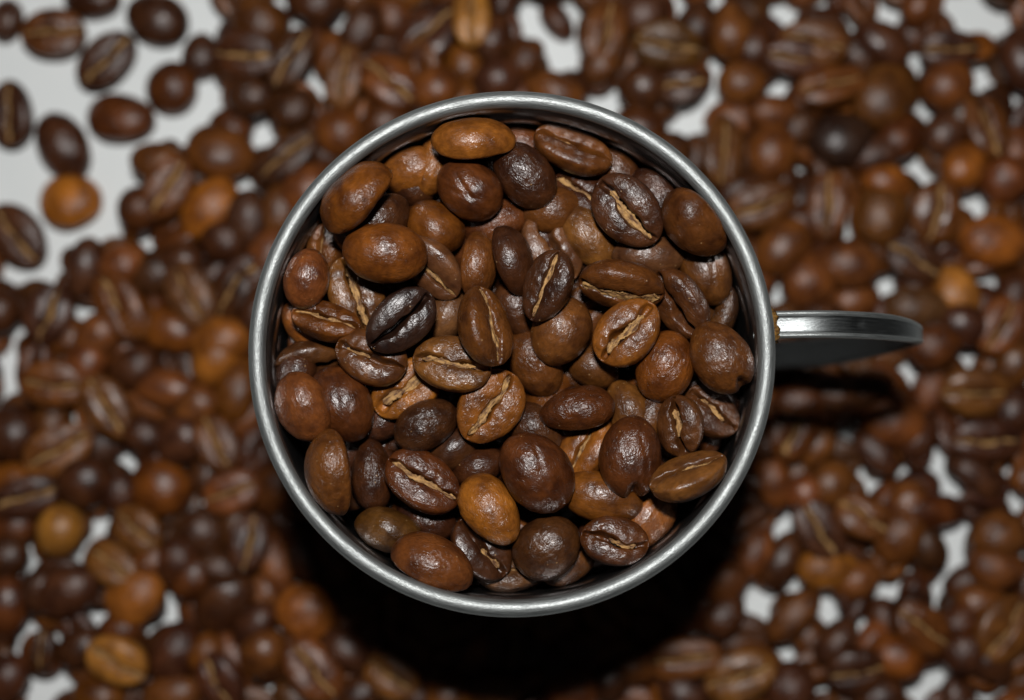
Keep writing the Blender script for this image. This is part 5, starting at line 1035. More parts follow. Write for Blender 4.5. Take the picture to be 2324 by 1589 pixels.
    (354, [57.54, 48.32, 2.93], [2.882, 0.042, -2.785], [10.34, 7.32, 4.59], 'mo'),
    (355, [-56.3, 19.82, 2.74], [3.113, -0.037, 0.478], [11.03, 7.89, 4.43], 'd'),
    (356, [21.25, 69.99, 4.49], [-3.116, 0.095, -2.533], [10.13, 7.5, 4.46], 'd'),
    (357, [82.08, -40.98, 1.59], [-0.113, -0.025, 0.292], [11.11, 7.52, 4.36], 'd'),
    (358, [93.3, -45.92, 3.99], [-0.311, 0.147, 0.633], [9.57, 7.89, 4.88], 'dm'),
    (359, [48.53, -58.78, 3.24], [0.02, 0.039, -0.112], [10.01, 8.04, 4.69], 'm'),
    (360, [79.24, 39.61, 1.64], [-0.065, 0.013, -0.841], [11.1, 7.15, 4.78], 'm'),
    (361, [80.7, -51.54, 1.61], [0.071, -0.017, 2.113], [10.03, 7.3, 4.69], 'm'),
    (362, [94.7, 38.03, 3.38], [-0.004, 0.098, 1.847], [11.19, 7.2, 4.97], 'd'),
    (363, [-33.87, 41.16, 3.3], [0.138, -0.0, 2.916], [9.94, 7.95, 4.31], 'd'),
    (364, [-94.93, -20.65, 3.37], [-0.026, -0.188, -0.407], [9.38, 7.0, 4.41], 'p'),
    (366, [95.76, 24.58, 3.19], [-0.067, 0.001, 1.931], [9.99, 7.33, 4.34], 'd'),
    (367, [-73.71, -21.98, 1.55], [-0.052, -0.099, 0.514], [10.22, 7.35, 4.38], 'mo'),
    (368, [70.49, 23.87, 3.11], [-2.714, -0.109, -1.624], [10.76, 7.93, 4.56], 'd'),
    (369, [-62.48, -49.23, 3.39], [0.19, 0.018, 1.074], [10.41, 6.86, 4.42], 'd'),
    (370, [70.68, 50.9, 1.67], [0.07, -0.082, -2.5], [10.06, 7.86, 4.71], 'm'),
    (371, [68.01, -60.17, 4.36], [0.537, 0.027, 2.676], [10.0, 7.79, 4.76], 'mo'),
    (372, [87.91, 1.88, 1.55], [0.016, -0.035, 0.94], [9.75, 7.66, 4.69], 'm'),
    (373, [27.85, 50.52, 1.95], [0.209, 0.024, 0.915], [11.14, 7.83, 4.92], 'dm'),
    (374, [10.11, 51.15, 3.25], [0.029, 0.074, 0.998], [10.58, 8.19, 4.58], 'p'),
    (375, [-51.09, 62.27, 1.82], [0.095, 0.166, -1.957], [10.09, 7.36, 4.78], 'd'),
    (376, [-91.62, -35.85, 3.42], [2.981, -0.106, 0.278], [9.81, 8.07, 4.87], 'd'),
    (377, [45.78, 62.92, 3.45], [-0.17, -0.134, -0.544], [10.15, 7.24, 4.23], 'p'),
    (378, [32.51, 20.41, 4.33], [-0.48, 0.015, 1.536], [10.66, 8.08, 4.7], 'm'),
    (379, [60.15, -34.15, 2.87], [3.002, 0.082, -0.378], [9.79, 8.14, 4.56], 'd'),
    (380, [-70.89, 21.15, 1.75], [-0.08, 0.088, 2.69], [11.32, 7.97, 4.8], 'm'),
    (381, [37.14, -9.46, 3.25], [0.024, -0.09, -1.925], [10.5, 7.9, 4.47], 'mo'),
    (382, [54.04, -2.11, 4.44], [3.076, -0.124, -0.705], [10.5, 7.82, 4.36], 'dm'),
    (383, [15.85, 63.27, 3.38], [-0.03, 0.117, 1.443], [11.17, 8.07, 4.72], 'dm'),
    (384, [27.97, -57.49, 3.51], [0.163, 0.144, -1.215], [11.03, 7.19, 4.48], 'mo'),
    (385, [-20.92, 39.21, 3.49], [-0.119, -0.004, 0.526], [11.22, 8.0, 4.89], 'mo'),
    (386, [33.27, 61.02, 2.65], [-3.024, 0.076, 1.51], [11.14, 7.58, 4.2], 'dm'),
    (387, [93.35, -2.39, 3.68], [-0.286, 0.038, 1.658], [10.7, 8.1, 4.21], 'dm'),
    (388, [-34.3, -15.77, 4.54], [-2.995, -0.032, -1.018], [10.32, 7.23, 4.55], 'm'),
    (389, [-2.7, 63.51, 4.75], [3.066, 0.03, 2.364], [10.29, 8.03, 4.92], 'db'),
    (390, [-77.38, 16.04, 3.05], [3.109, -0.111, 2.991], [11.15, 7.12, 4.84], 'dm'),
    (391, [49.71, 72.82, 3.42], [-0.197, 0.002, -2.471], [11.19, 7.66, 4.23], 'm'),
    (392, [-70.93, 3.63, 1.73], [-0.175, 0.092, -2.119], [10.71, 7.04, 4.28], 'mo'),
    (393, [72.98, 17.05, 3.43], [0.087, 0.076, 1.745], [10.93, 7.26, 4.83], 'db'),
    (394, [67.75, -22.87, 3.58], [-0.066, 0.18, 0.592], [9.55, 7.06, 4.97], 'db'),
    (396, [-30.33, -56.67, 4.56], [-3.123, -0.212, -1.435], [9.86, 7.99, 4.42], 'mo'),
    (397, [-37.42, 1.83, 3.61], [-0.283, 0.002, -1.703], [9.83, 6.89, 4.46], 'mo'),
    (398, [3.97, 37.46, 4.53], [-3.127, -0.021, -0.286], [9.42, 7.17, 4.59], 'dm'),
    (399, [88.85, 27.25, 4.75], [-2.873, -0.01, 1.552], [10.11, 7.53, 4.81], 'mo'),
    (400, [64.61, 28.71, 4.52], [2.992, -0.081, -1.676], [10.6, 7.37, 4.5], 'mo'),
    (401, [-26.8, 26.76, 4.79], [2.946, 0.103, -2.102], [10.77, 7.49, 4.85], 'mo'),
    (402, [61.31, -38.89, 4.8], [2.716, -0.229, -2.015], [9.95, 7.38, 4.48], 'p'),
    (403, [71.82, 31.93, 3.5], [-0.129, 0.028, -1.235], [10.77, 7.8, 4.83], 'dm'),
    (404, [-22.54, -30.11, 3.36], [0.099, 0.028, -0.619], [9.37, 7.15, 4.72], 'd'),
    (405, [-76.54, -49.43, 4.26], [2.964, -0.022, 1.758], [10.15, 7.82, 4.57], 'm'),
    (406, [43.02, 15.93, 3.58], [-0.218, -0.065, 0.611], [11.08, 7.87, 4.46], 'mr'),
    (407, [-13.43, -56.45, 3.65], [0.002, -0.28, 1.761], [10.91, 7.34, 4.32], 'm'),
    (408, [34.99, -42.0, 3.44], [-0.072, -0.116, 1.794], [11.21, 7.99, 4.72], 'db'),
    (409, [55.72, 25.2, 3.47], [0.175, 0.063, 0.48], [10.79, 8.09, 4.47], 'db'),
    (410, [59.86, -57.99, 3.5], [-0.227, -0.098, -1.068], [9.36, 7.17, 4.27], 'm'),
    (411, [-65.62, 10.05, 3.65], [-0.212, -0.104, -1.895], [11.11, 6.91, 4.8], 'db'),
    (412, [-47.18, 6.74, 3.26], [0.03, -0.047, 1.042], [10.3, 7.64, 4.7], 'dm'),
    (414, [84.41, -31.08, 4.51], [-3.048, 0.092, -1.615], [10.91, 7.18, 4.48], 'd'),
    (415, [-41.65, -50.38, 3.31], [0.101, 0.134, 0.867], [10.98, 6.04, 4.28], 'm'),
    (416, [-41.65, -13.03, 3.61], [0.275, -0.038, -0.006], [10.28, 6.54, 4.69], 'dm'),
    (417, [36.16, 12.53, 3.35], [-0.08, -0.146, -1.781], [9.27, 6.92, 4.44], 'm'),
    (418, [61.42, 3.9, 4.73], [2.855, -0.133, -1.214], [10.02, 7.96, 4.62], 'dm'),
    (419, [85.99, -13.96, 4.77], [-2.81, -0.069, 1.271], [10.62, 6.28, 4.89], 'mo'),
    (420, [50.16, 57.76, 3.38], [0.16, -0.093, -0.756], [10.45, 6.28, 4.39], 'mo'),
    (421, [-83.77, -49.74, 3.65], [-0.251, -0.074, 2.05], [8.51, 7.25, 4.65], 'mr'),
    (422, [-51.59, 69.88, 4.34], [3.075, 0.051, -1.107], [10.11, 7.34, 4.26], 'm'),
    (423, [-20.9, 30.59, 3.51], [-0.173, 0.075, 0.515], [10.52, 5.97, 4.83], 'd'),
    (424, [-16.02, 56.1, 4.94], [2.691, -0.119, 1.815], [11.05, 7.3, 4.91], 'mo'),
    (425, [74.15, -49.24, 3.52], [0.102, 0.157, 0.207], [11.0, 6.01, 4.78], 'db'),
    (426, [64.59, 21.25, 3.76], [0.218, -0.154, -0.287], [10.18, 7.92, 4.79], 'm'),
    (427, [-36.59, 10.87, 3.98], [0.404, -0.136, 1.866], [9.1, 7.2, 4.53], 'dm'),
    (428, [-31.71, 30.35, 4.62], [-2.845, -0.059, 2.626], [9.58, 6.58, 4.62], 'dm'),
    (429, [79.71, -58.87, 3.17], [-0.038, 0.077, -1.202], [10.19, 6.36, 4.31], 'p'),
    (430, [33.11, -17.03, 4.42], [-3.109, 0.03, 1.382], [9.04, 6.16, 4.4], 'dm'),
    (431, [54.11, -51.56, 4.48], [3.034, 0.056, 0.258], [9.99, 6.54, 4.49], 'm'),
    (432, [53.21, 49.38, 3.53], [-0.092, 0.118, 1.161], [11.23, 7.88, 4.85], 'db'),
    (433, [-74.39, -6.92, 4.5], [2.89, 0.032, -0.882], [8.93, 7.44, 4.37], 'mo'),
    (434, [87.35, -61.38, 3.56], [0.167, 0.084, -2.206], [11.12, 7.57, 4.78], 'mr'),
    (435, [70.55, 54.39, 3.53], [-0.146, -0.204, 2.573], [8.34, 6.26, 4.61], 'm'),
    (436, [57.65, -6.4, 3.44], [0.135, -0.066, -2.983], [10.35, 6.85, 4.77], 'mo'),
    (437, [-17.24, 45.7, 3.32], [-0.041, -0.135, -1.892], [11.24, 6.97, 4.36], 'd'),
    (438, [-49.71, 52.11, 3.45], [-0.131, 0.147, 1.257], [9.81, 6.46, 4.45], 'mr'),
    (439, [92.7, 15.8, 3.86], [-0.346, 0.041, 2.844], [10.12, 7.05, 4.77], 'm'),
    (440, [-28.56, -60.11, 3.84], [0.338, -0.044, 3.064], [9.74, 7.35, 4.7], 'd'),
    (441, [82.05, -37.08, 3.15], [0.094, -0.001, 0.365], [10.4, 6.4, 4.25], 'd'),
    (442, [-49.15, -27.27, 3.51], [0.142, 0.115, 1.687], [9.77, 7.68, 4.68], 'dm'),
    (443, [27.98, 30.46, 4.8], [-3.119, -0.015, 2.688], [9.26, 6.54, 5.0], 'm'),
    (444, [84.45, 59.59, 4.56], [-2.8, -0.167, -2.909], [8.64, 6.15, 4.43], 'mo'),
    (445, [-36.88, -21.78, 4.28], [3.079, -0.028, -2.176], [9.72, 6.68, 4.21], 'mo'),
    (446, [-70.07, -46.83, 3.46], [-0.062, -0.092, 0.165], [10.51, 7.06, 4.99], 'dm'),
    (447, [-72.16, -38.19, 4.5], [3.077, 0.072, 0.254], [10.49, 6.02, 4.49], 'd'),
    (448, [-9.02, 49.17, 3.56], [0.226, -0.072, 1.17], [9.39, 7.93, 4.39], 'mo'),
    (449, [67.34, -32.69, 4.73], [-3.098, -0.065, 1.305], [8.56, 7.06, 4.99], 'mo'),
    (451, [-92.72, 13.29, 3.25], [-0.09, 0.062, 2.628], [11.21, 7.84, 4.26], 'd'),
    (452, [44.76, 57.29, 3.3], [-0.049, -0.135, -0.733], [9.99, 7.17, 4.39], 'p'),
    (453, [95.64, 63.35, 3.29], [0.043, 0.04, -1.542], [10.48, 5.97, 4.77], 'p'),
    (455, [85.81, 12.41, 3.27], [-0.041, 0.093, -0.578], [9.3, 7.4, 4.55], 'p'),
    (456, [16.7, 44.04, 3.41], [0.084, 0.04, 2.894], [9.95, 6.96, 4.93], 'dm'),
    (457, [75.68, 67.32, 4.75], [-3.034, 0.052, -1.986], [9.89, 6.21, 4.9], 'mr'),
    (458, [78.07, 1.18, 2.82], [-3.06, -0.143, 2.44], [10.98, 6.91, 4.41], 'dm'),
    (459, [-80.71, -35.68, 4.57], [2.997, 0.036, 3.133], [9.73, 6.86, 4.61], 'p'),
    (460, [-33.02, 58.43, 3.7], [-0.294, -0.06, -1.787], [9.79, 6.4, 4.81], 'mr'),
    (461, [67.66, -15.05, 1.66], [0.148, -0.09, 0.816], [9.3, 6.59, 4.37], 'm'),
    (462, [71.86, -11.94, 4.57], [3.042, 0.146, 1.828], [10.59, 6.57, 4.48], 'd'),
    (463, [30.34, -23.28, 3.36], [0.076, -0.113, 1.233], [9.28, 8.19, 4.53], 'dm'),
    (464, [-69.76, -28.62, 3.34], [0.137, -0.106, -1.616], [8.44, 6.05, 4.43], 'd'),
    (465, [33.13, -58.06, 3.17], [-0.006, 0.064, 1.125], [9.23, 7.89, 4.46], 'dm'),
    (466, [78.14, 61.7, 4.47], [-2.908, -0.031, 1.697], [9.81, 6.73, 4.41], 'db'),
    (467, [42.12, 39.55, 3.58], [0.197, 0.087, 1.171], [10.57, 6.59, 4.87], 'd'),
    (468, [80.3, 26.58, 3.47], [-0.115, 0.071, -2.469], [8.68, 7.12, 4.85], 'm'),
    (469, [-28.54, -24.74, 4.56], [-2.809, 0.034, -3.023], [8.19, 6.02, 4.54], 'dm'),
    (470, [2.9, 56.88, 3.42], [0.085, -0.131, 2.087], [11.06, 7.91, 4.48], 'dm'),
    (471, [-45.33, 65.38, 3.32], [0.117, -0.027, -0.076], [9.92, 6.63, 4.65], 'p'),
    (472, [5.27, 72.02, 4.25], [0.495, 0.056, 2.806], [9.09, 8.02, 4.35], 'd'),
    (473, [-65.25, -40.05, 4.11], [-0.373, -0.223, 1.85], [8.86, 7.33, 4.87], 'd'),
    (474, [54.48, 41.18, 4.9], [-2.614, 0.21, -0.347], [9.4, 7.25, 4.7], 'm'),
    (475, [-64.81, -13.38, 3.58], [0.388, -0.203, -1.083], [10.08, 7.32, 4.71], 'p'),
    (476, [15.93, 56.74, 3.57], [-0.196, -0.007, 1.479], [10.87, 7.8, 4.7], 'mr'),
    (477, [-80.16, -25.97, 3.14], [-0.025, 0.03, 2.563], [9.93, 7.83, 4.32], 'dm'),
    (478, [78.27, 52.95, 3.24], [-0.065, -0.075, -1.505], [8.95, 8.07, 4.36], 'd'),
    (480, [60.35, 70.57, 4.79], [2.635, 0.021, 1.863], [8.29, 6.22, 4.97], 'db'),
    (481, [-6.27, -61.1, 3.55], [0.202, 0.001, 0.031], [11.19, 7.52, 4.73], 'dm'),
    (482, [53.82, -35.17, 3.43], [0.194, 0.16, -1.47], [9.3, 6.2, 4.27], 'd'),
    (483, [17.65, -33.39, 4.77], [3.131, 0.004, -2.503], [10.27, 7.47, 4.95], 'd'),
    (484, [0.12, 45.77, 3.44], [0.161, 0.045, 0.479], [8.66, 7.14, 4.65], 'm'),
    (485, [43.57, -50.84, 3.55], [-0.164, -0.102, -0.34], [9.61, 5.95, 4.94], 'm'),
    (486, [83.83, -52.0, 4.4], [3.057, 0.061, 2.073], [8.93, 8.15, 4.34], 'mr'),
    (487, [32.01, 52.97, 4.68], [3.083, 0.047, 0.525], [10.42, 6.83, 4.78], 'm'),
    (488, [50.33, -42.36, 3.57], [0.191, 0.179, -3.079], [8.72, 7.09, 4.59], 'm'),
    (490, [-82.77, -8.29, 3.71], [-0.122, -0.234, -1.883], [8.93, 6.78, 4.99], 'm'),
    (491, [60.08, -21.67, 4.79], [2.836, 0.058, -1.37], [8.7, 6.7, 4.9], 'm'),
    (492, [14.11, 71.24, 3.47], [-0.111, -0.102, -1.233], [10.28, 7.18, 4.74], 'm'),
    (493, [-41.32, 46.85, 3.59], [0.249, -0.017, -1.31], [8.97, 6.25, 4.86], 'm'),
    (494, [-51.44, 44.94, 3.3], [-0.005, -0.007, -0.244], [8.55, 7.71, 4.95], 'db'),
    (495, [-51.81, 57.55, 3.5], [0.242, 0.102, 1.714], [10.68, 6.84, 4.24], 'dm'),
    (496, [-66.08, -61.49, 4.45], [3.064, -0.082, 2.762], [10.98, 6.21, 4.44], 'm'),
    (497, [-76.95, -45.69, 4.5], [3.039, -0.041, 2.176], [9.99, 6.23, 4.53], 'p'),
    (498, [-33.72, 67.68, 3.48], [-0.21, 0.017, 0.902], [11.03, 6.24, 4.61], 'p'),
    (499, [63.64, 67.69, 4.78], [-2.923, 0.119, -1.006], [8.46, 6.03, 4.9], 'm'),
    (500, [74.56, -32.57, 3.11], [0.025, 0.007, -1.619], [10.03, 6.23, 4.4], 'db'),
    (501, [49.27, 34.85, 3.8], [0.346, 0.147, -1.456], [10.45, 6.0, 4.82], 'p'),
    (502, [55.86, 63.64, 4.57], [3.1, 0.105, 0.428], [10.71, 6.76, 4.57], 'db'),
    (503, [-47.89, -7.13, 3.28], [0.045, -0.028, -2.267], [10.52, 8.04, 4.74], 'mr'),
    (504, [-63.26, 38.22, 4.78], [-2.998, 0.011, -2.073], [9.79, 6.32, 4.95], 'db'),
    (505, [82.91, -16.54, 3.34], [-0.021, 0.012, -0.187], [10.14, 7.87, 4.94], 'd'),
    (506, [45.76, -36.0, 1.71], [0.089, -0.19, -0.611], [8.74, 6.13, 4.36], 'mr'),
    (507, [87.48, 49.05, 2.45], [-0.091, 0.016, 0.735], [11.25, 6.34, 4.26], 'd'),
    (508, [-85.76, 0.67, 4.89], [2.804, 0.121, -1.736], [10.23, 6.7, 4.98], 'db'),
    (509, [-26.52, 45.32, 4.69], [-3.069, -0.183, 1.361], [10.11, 6.79, 4.66], 'mo'),
    (510, [-67.06, 29.41, 3.34], [0.107, 0.116, -2.241], [10.98, 6.38, 4.41], 'm'),
    (511, [-84.97, 14.17, 3.45], [-0.112, -0.05, 2.761], [8.99, 6.01, 4.95], 'dm'),
    (512, [-19.73, -33.11, 3.55], [-0.182, 0.045, 3.122], [10.59, 8.16, 4.57], 'mo'),
    (513, [82.97, 36.56, 3.69], [0.003, -0.237, 0.548], [11.22, 7.9, 4.84], 'm'),
    (514, [85.21, 20.94, 4.6], [-2.886, 0.176, -2.789], [9.24, 6.53, 4.52], 'm'),
    (515, [-77.73, 19.7, 4.71], [2.852, 0.046, 2.457], [8.93, 5.93, 4.83], 'dm'),
    (516, [24.74, -28.23, 4.97], [-2.73, -0.291, -2.596], [11.12, 6.82, 4.62], 'dm'),
    (517, [26.14, 66.6, 4.39], [-3.1, -0.084, 1.918], [10.38, 7.73, 4.3], 'db'),
    (518, [-72.36, -18.14, 3.65], [-0.134, -0.192, 2.595], [11.12, 6.41, 4.68], 'd'),
    (519, [43.11, 66.95, 3.39], [-0.14, -0.055, -0.14], [9.43, 7.91, 4.45], 'dm'),
    (520, [37.03, -2.57, 3.75], [-0.118, -0.296, -1.884], [9.48, 5.95, 4.66], 'mr'),
    (521, [-37.61, 69.2, 4.25], [-0.399, 0.184, 1.055], [8.65, 7.95, 4.93], 'd'),
    (522, [-97.08, 1.1, 3.39], [-0.159, -0.045, 2.846], [10.06, 7.36, 4.44], 'd'),
    (523, [70.73, 44.93, 3.36], [0.135, 0.015, 2.907], [11.01, 7.86, 4.51], 'dm'),
    (524, [84.81, -20.37, 4.57], [-3.128, 0.0, -0.074], [8.39, 7.23, 4.64], 'p'),
    (525, [75.98, -24.54, 3.81], [0.255, 0.223, -3.139], [10.33, 6.29, 4.76], 'p'),
    (526, [-36.83, -6.27, 3.98], [0.47, -0.038, 1.396], [9.11, 6.3, 4.88], 'm'),
    (527, [27.14, -51.35, 3.61], [-0.206, -0.007, -1.988], [10.99, 8.0, 4.73], 'db'),
    (528, [95.29, 87.46, 1.84], [-0.105, 0.052, -1.454], [9.36, 7.43, 5.1], 'db'),
    (529, [105.01, -38.1, 2.8], [-3.111, -0.076, -2.275], [9.18, 6.63, 4.52], 'd'),
    (530, [71.19, -73.1, 2.82], [-2.931, -0.011, 0.875], [9.65, 6.67, 4.51], 'db'),
    (531, [100.26, -71.32, 2.8], [-3.073, 0.146, -2.97], [9.75, 6.8, 4.46], 'd'),
    (532, [-113.78, 2.89, 1.8], [0.177, 0.064, -1.236], [10.04, 6.98, 4.73], 'mr'),
    (533, [106.16, -7.85, 2.89], [-2.853, 0.09, -1.781], [9.57, 7.44, 4.45], 'dm'),
    (534, [101.58, -23.22, 3.92], [0.359, -0.063, -0.224], [10.72, 6.93, 5.0], 'mo'),
    (535, [74.15, 76.28, 4.79], [2.953, -0.051, 0.113], [9.88, 7.37, 4.93], 'd'),
    (536, [-11.9, 79.67, 1.99], [-0.131, 0.169, 0.004], [9.22, 7.12, 5.11], 'd'),
    (537, [104.56, -52.4, 2.46], [-0.512, 0.024, -2.12], [9.97, 6.94, 4.64], 'd'),
    (538, [-14.88, -75.1, 1.97], [-0.28, -0.053, 0.925], [10.55, 6.99, 4.54], 'd'),
    (539, [-76.27, -66.39, 3.65], [0.214, -0.058, 2.022], [10.78, 6.58, 5.11], 'db'),
    (540, [112.08, 83.38, 1.61], [-0.109, 0.037, -2.727], [9.62, 6.72, 4.46], 'm'),
    (541, [-46.8, -67.09, 3.17], [3.126, -0.029, -0.089], [9.54, 7.99, 5.14], 'mo'),
    (542, [100.04, -6.08, 3.36], [-0.064, -0.131, 2.82], [10.13, 7.72, 4.5], 'dm'),
    (543, [-7.69, 80.93, 3.38], [-0.049, -0.003, -2.269], [9.07, 6.89, 4.98], 'db'),
    (544, [-107.68, -3.71, 3.4], [-0.274, 0.069, -0.787], [10.4, 6.64, 4.74], 'mo'),
    (545, [8.34, 87.45, 1.88], [0.168, 0.138, 2.275], [9.55, 7.49, 4.73], 'mr'),
    (546, [-43.51, 82.17, 1.66], [0.071, -0.023, 1.758], [9.89, 8.01, 4.8], 'm'),
    (547, [-109.57, 11.82, 1.87], [0.184, -0.071, 2.54], [9.15, 7.74, 4.76], 'm'),
    (548, [97.59, -65.82, 3.57], [0.186, -0.071, 1.065], [10.27, 7.83, 4.74], 'db'),
    (549, [105.92, -12.58, 4.81], [-3.039, -0.017, 2.812], [9.15, 7.76, 4.99], 'db'),
    (550, [107.17, 41.29, 3.28], [2.919, 0.109, -2.268], [10.73, 6.94, 5.18], 'm'),
    (551, [104.21, 19.56, 1.88], [-0.173, -0.037, 2.256], [10.56, 6.68, 5.03], 'mo'),
    (552, [-37.7, 84.62, 4.54], [3.078, 0.032, -2.469], [9.64, 7.6, 4.59], 'db'),
    (553, [102.3, 74.84, 2.17], [-0.333, 0.051, -2.713], [10.64, 6.69, 5.05], 'm'),
    (554, [78.33, 82.23, 4.62], [-2.889, -0.149, 0.099], [10.71, 7.4, 4.44], 'm'),
    (555, [-100.79, -55.28, 2.97], [-0.036, 0.036, 2.489], [9.2, 6.85, 5.12], 'dm'),
    (556, [-21.19, -66.73, 4.75], [2.857, -0.112, 1.34], [9.92, 7.68, 4.73], 'dm'),
    (557, [-50.89, 79.13, 3.44], [-0.115, -0.097, -2.734], [10.32, 7.33, 4.62], 'm'),
    (558, [91.11, -66.43, 3.49], [-0.181, 0.04, -0.231], [9.1, 6.59, 4.68], 'dm'),
    (559, [-105.87, -21.51, 2.18], [0.357, -0.072, -3.114], [9.7, 7.11, 4.76], 'd'),
    (560, [50.41, -67.15, 2.9], [-3.108, -0.075, -3.09], [10.57, 8.07, 4.65], 'dm'),
    (561, [99.48, -44.37, 4.73], [2.98, 0.014, 0.147], [9.57, 7.78, 4.83], 'mr'),
    (562, [-96.7, -68.36, 2.81], [3.103, 0.075, 0.291], [9.95, 7.27, 4.5], 'd'),
    (563, [54.5, 82.79, 3.17], [3.08, -0.027, 0.442], [9.6, 7.25, 5.13], 'm'),
    (564, [97.74, 79.86, 4.67], [-3.119, 0.111, -1.233], [9.61, 7.83, 4.74], 'mo'),
    (565, [-100.14, -50.28, 4.56], [-2.853, 0.091, -0.882], [9.68, 7.37, 4.41], 'mr'),
    (566, [-80.32, -73.41, 3.93], [-0.246, -0.195, -2.4], [10.72, 7.29, 4.95], 'd'),
    (567, [26.2, -71.55, 1.86], [-0.141, 0.101, 2.103], [9.56, 7.55, 4.89], 'db'),
    (568, [108.38, -17.88, 4.58], [-2.93, 0.092, 0.237], [8.88, 6.62, 4.54], 'm'),
    (569, [98.82, -34.48, 3.44], [0.075, 0.052, -2.804], [9.45, 7.4, 5.0], 'd'),
    (570, [29.76, 83.23, 2.0], [0.246, -0.005, -2.368], [10.23, 7.37, 4.94], 'd'),
    (571, [-38.98, -66.92, 3.91], [0.199, -0.23, -1.071], [9.91, 7.77, 4.99], 'p'),
    (572, [-108.78, 15.79, 3.67], [0.244, -0.078, -0.577], [10.05, 7.95, 4.57], 'm'),
    (573, [105.92, -68.8, 3.43], [0.012, -0.2, 1.944], [8.89, 7.54, 4.75], 'd'),
    (574, [-3.55, 82.65, 3.54], [0.132, 0.055, 1.798], [10.43, 7.91, 4.95], 'm'),
    (575, [-103.05, 14.51, 4.63], [-2.988, 0.073, -0.603], [9.66, 7.98, 4.63], 'p'),
    (576, [88.3, 83.37, 3.11], [-2.905, -0.022, -2.144], [9.32, 7.42, 4.81], 'p'),
    (577, [109.78, 38.77, 4.07], [0.409, -0.018, 1.35], [9.31, 7.74, 4.72], 'mo'),
    (578, [-100.02, -4.89, 3.4], [0.016, 0.053, 2.345], [9.03, 8.08, 5.18], 'mr'),
    (579, [8.86, -65.17, 3.82], [0.328, 0.11, 1.779], [9.07, 7.47, 4.49], 'mo'),
    (580, [15.46, 80.17, 2.23], [-0.296, 0.06, 0.405], [9.73, 7.79, 4.96], 'p'),
    (581, [75.18, -71.78, 3.35], [0.094, 0.12, 0.577], [9.57, 7.55, 4.48], 'p'),
    (582, [1.78, -71.92, 2.79], [-3.062, -0.102, 1.161], [10.82, 6.77, 4.42], 'd'),
    (583, [26.63, 85.63, 3.47], [0.04, -0.099, -2.671], [10.16, 7.38, 5.06], 'mo'),
    (584, [88.95, -71.49, 4.56], [2.964, -0.041, -2.419], [10.51, 6.74, 4.58], 'dm'),
    (585, [-45.21, -75.05, 2.15], [0.252, 0.186, 0.354], [10.83, 7.77, 4.52], 'd'),
    (586, [-105.94, -49.87, 3.41], [0.024, -0.048, 1.135], [10.5, 7.35, 5.17], 'm'),
    (587, [103.7, 87.53, 1.69], [-0.043, 0.161, -1.689], [9.96, 6.77, 4.53], 'mo'),
    (588, [-107.25, -63.55, 3.12], [-2.937, 0.103, -2.498], [9.25, 7.06, 4.91], 'db'),
    (589, [38.56, 84.1, 2.85], [-3.107, -0.053, -2.019], [10.06, 6.9, 4.6], 'd'),
    (590, [-8.87, -72.89, 3.66], [0.051, 0.208, 1.004], [10.01, 7.8, 5.09], 'mr'),
    (591, [114.98, 68.43, 1.76], [-0.015, -0.112, -1.652], [10.79, 6.93, 5.11], 'mo'),
    (592, [-2.96, -70.55, 3.56], [-0.167, 0.108, -1.66], [9.35, 7.58, 4.72], 'db'),
    (593, [-30.74, 80.21, 3.72], [0.326, -0.066, 2.814], [10.62, 6.65, 4.63], 'dm'),
    (594, [60.36, 84.46, 3.42], [0.136, -0.075, -0.931], [9.37, 7.83, 4.58], 'db'),
    (595, [101.16, 29.76, 4.94], [-2.869, 0.06, -2.078], [10.58, 7.92, 5.03], 'mr'),
    (596, [30.18, -71.16, 3.47], [-0.052, 0.125, 0.78], [10.73, 7.14, 4.9], 'mr'),
    (597, [23.63, 76.63, 3.81], [0.323, 0.189, 1.522], [9.37, 6.89, 4.54], 'm'),
    (598, [-29.17, -73.92, 1.92], [0.124, -0.105, -1.008], [9.8, 7.49, 5.14], 'm'),
    (599, [99.88, -53.95, 3.76], [0.235, -0.011, -0.023], [9.22, 8.06, 5.03], 'db'),
    (600, [79.89, -69.99, 3.43], [-0.118, -0.14, 0.61], [10.33, 6.83, 4.46], 'm'),
    (601, [104.79, 9.44, 2.41], [0.191, 0.098, 1.382], [10.89, 7.43, 4.83], 'mo'),
    (602, [-19.53, 80.94, 3.35], [0.069, -0.086, -1.259], [10.5, 6.86, 4.66], 'mr'),
    (603, [2.37, 76.76, 3.45], [0.186, -0.086, -3.014], [9.48, 7.03, 4.44], 'mr'),
    (604, [103.65, 50.79, 3.21], [0.036, 0.058, 2.636], [9.51, 7.05, 4.49], 'm'),
    (605, [110.52, 61.88, 3.73], [-0.136, 0.165, -2.889], [9.22, 7.91, 5.17], 'mo'),
    (606, [101.25, 43.93, 4.73], [-2.933, -0.005, -0.133], [10.48, 7.3, 4.83], 'd'),
    (607, [-104.2, -71.46, 4.7], [-2.845, -0.059, -2.463], [8.91, 7.58, 4.67], 'm'),
    (608, [14.77, -66.96, 3.76], [0.222, 0.214, 1.539], [9.89, 6.79, 4.81], 'mo'),
    (609, [-26.04, 83.87, 3.44], [-0.08, 0.012, -0.114], [9.69, 7.94, 4.96], 'd'),
    (610, [66.3, 76.8, 3.36], [-0.009, 0.083, -0.013], [10.18, 6.67, 4.96], 'm'),
    (611, [-98.92, -63.22, 4.67], [2.88, -0.165, -1.475], [10.45, 6.59, 4.58], 'mr'),
    (612, [111.52, -43.61, 1.51], [-0.017, 0.095, -2.417], [9.92, 8.05, 4.45], 'm'),
    (613, [58.8, -68.45, 4.98], [-2.837, -0.157, 2.738], [10.07, 7.29, 5.07], 'd'),
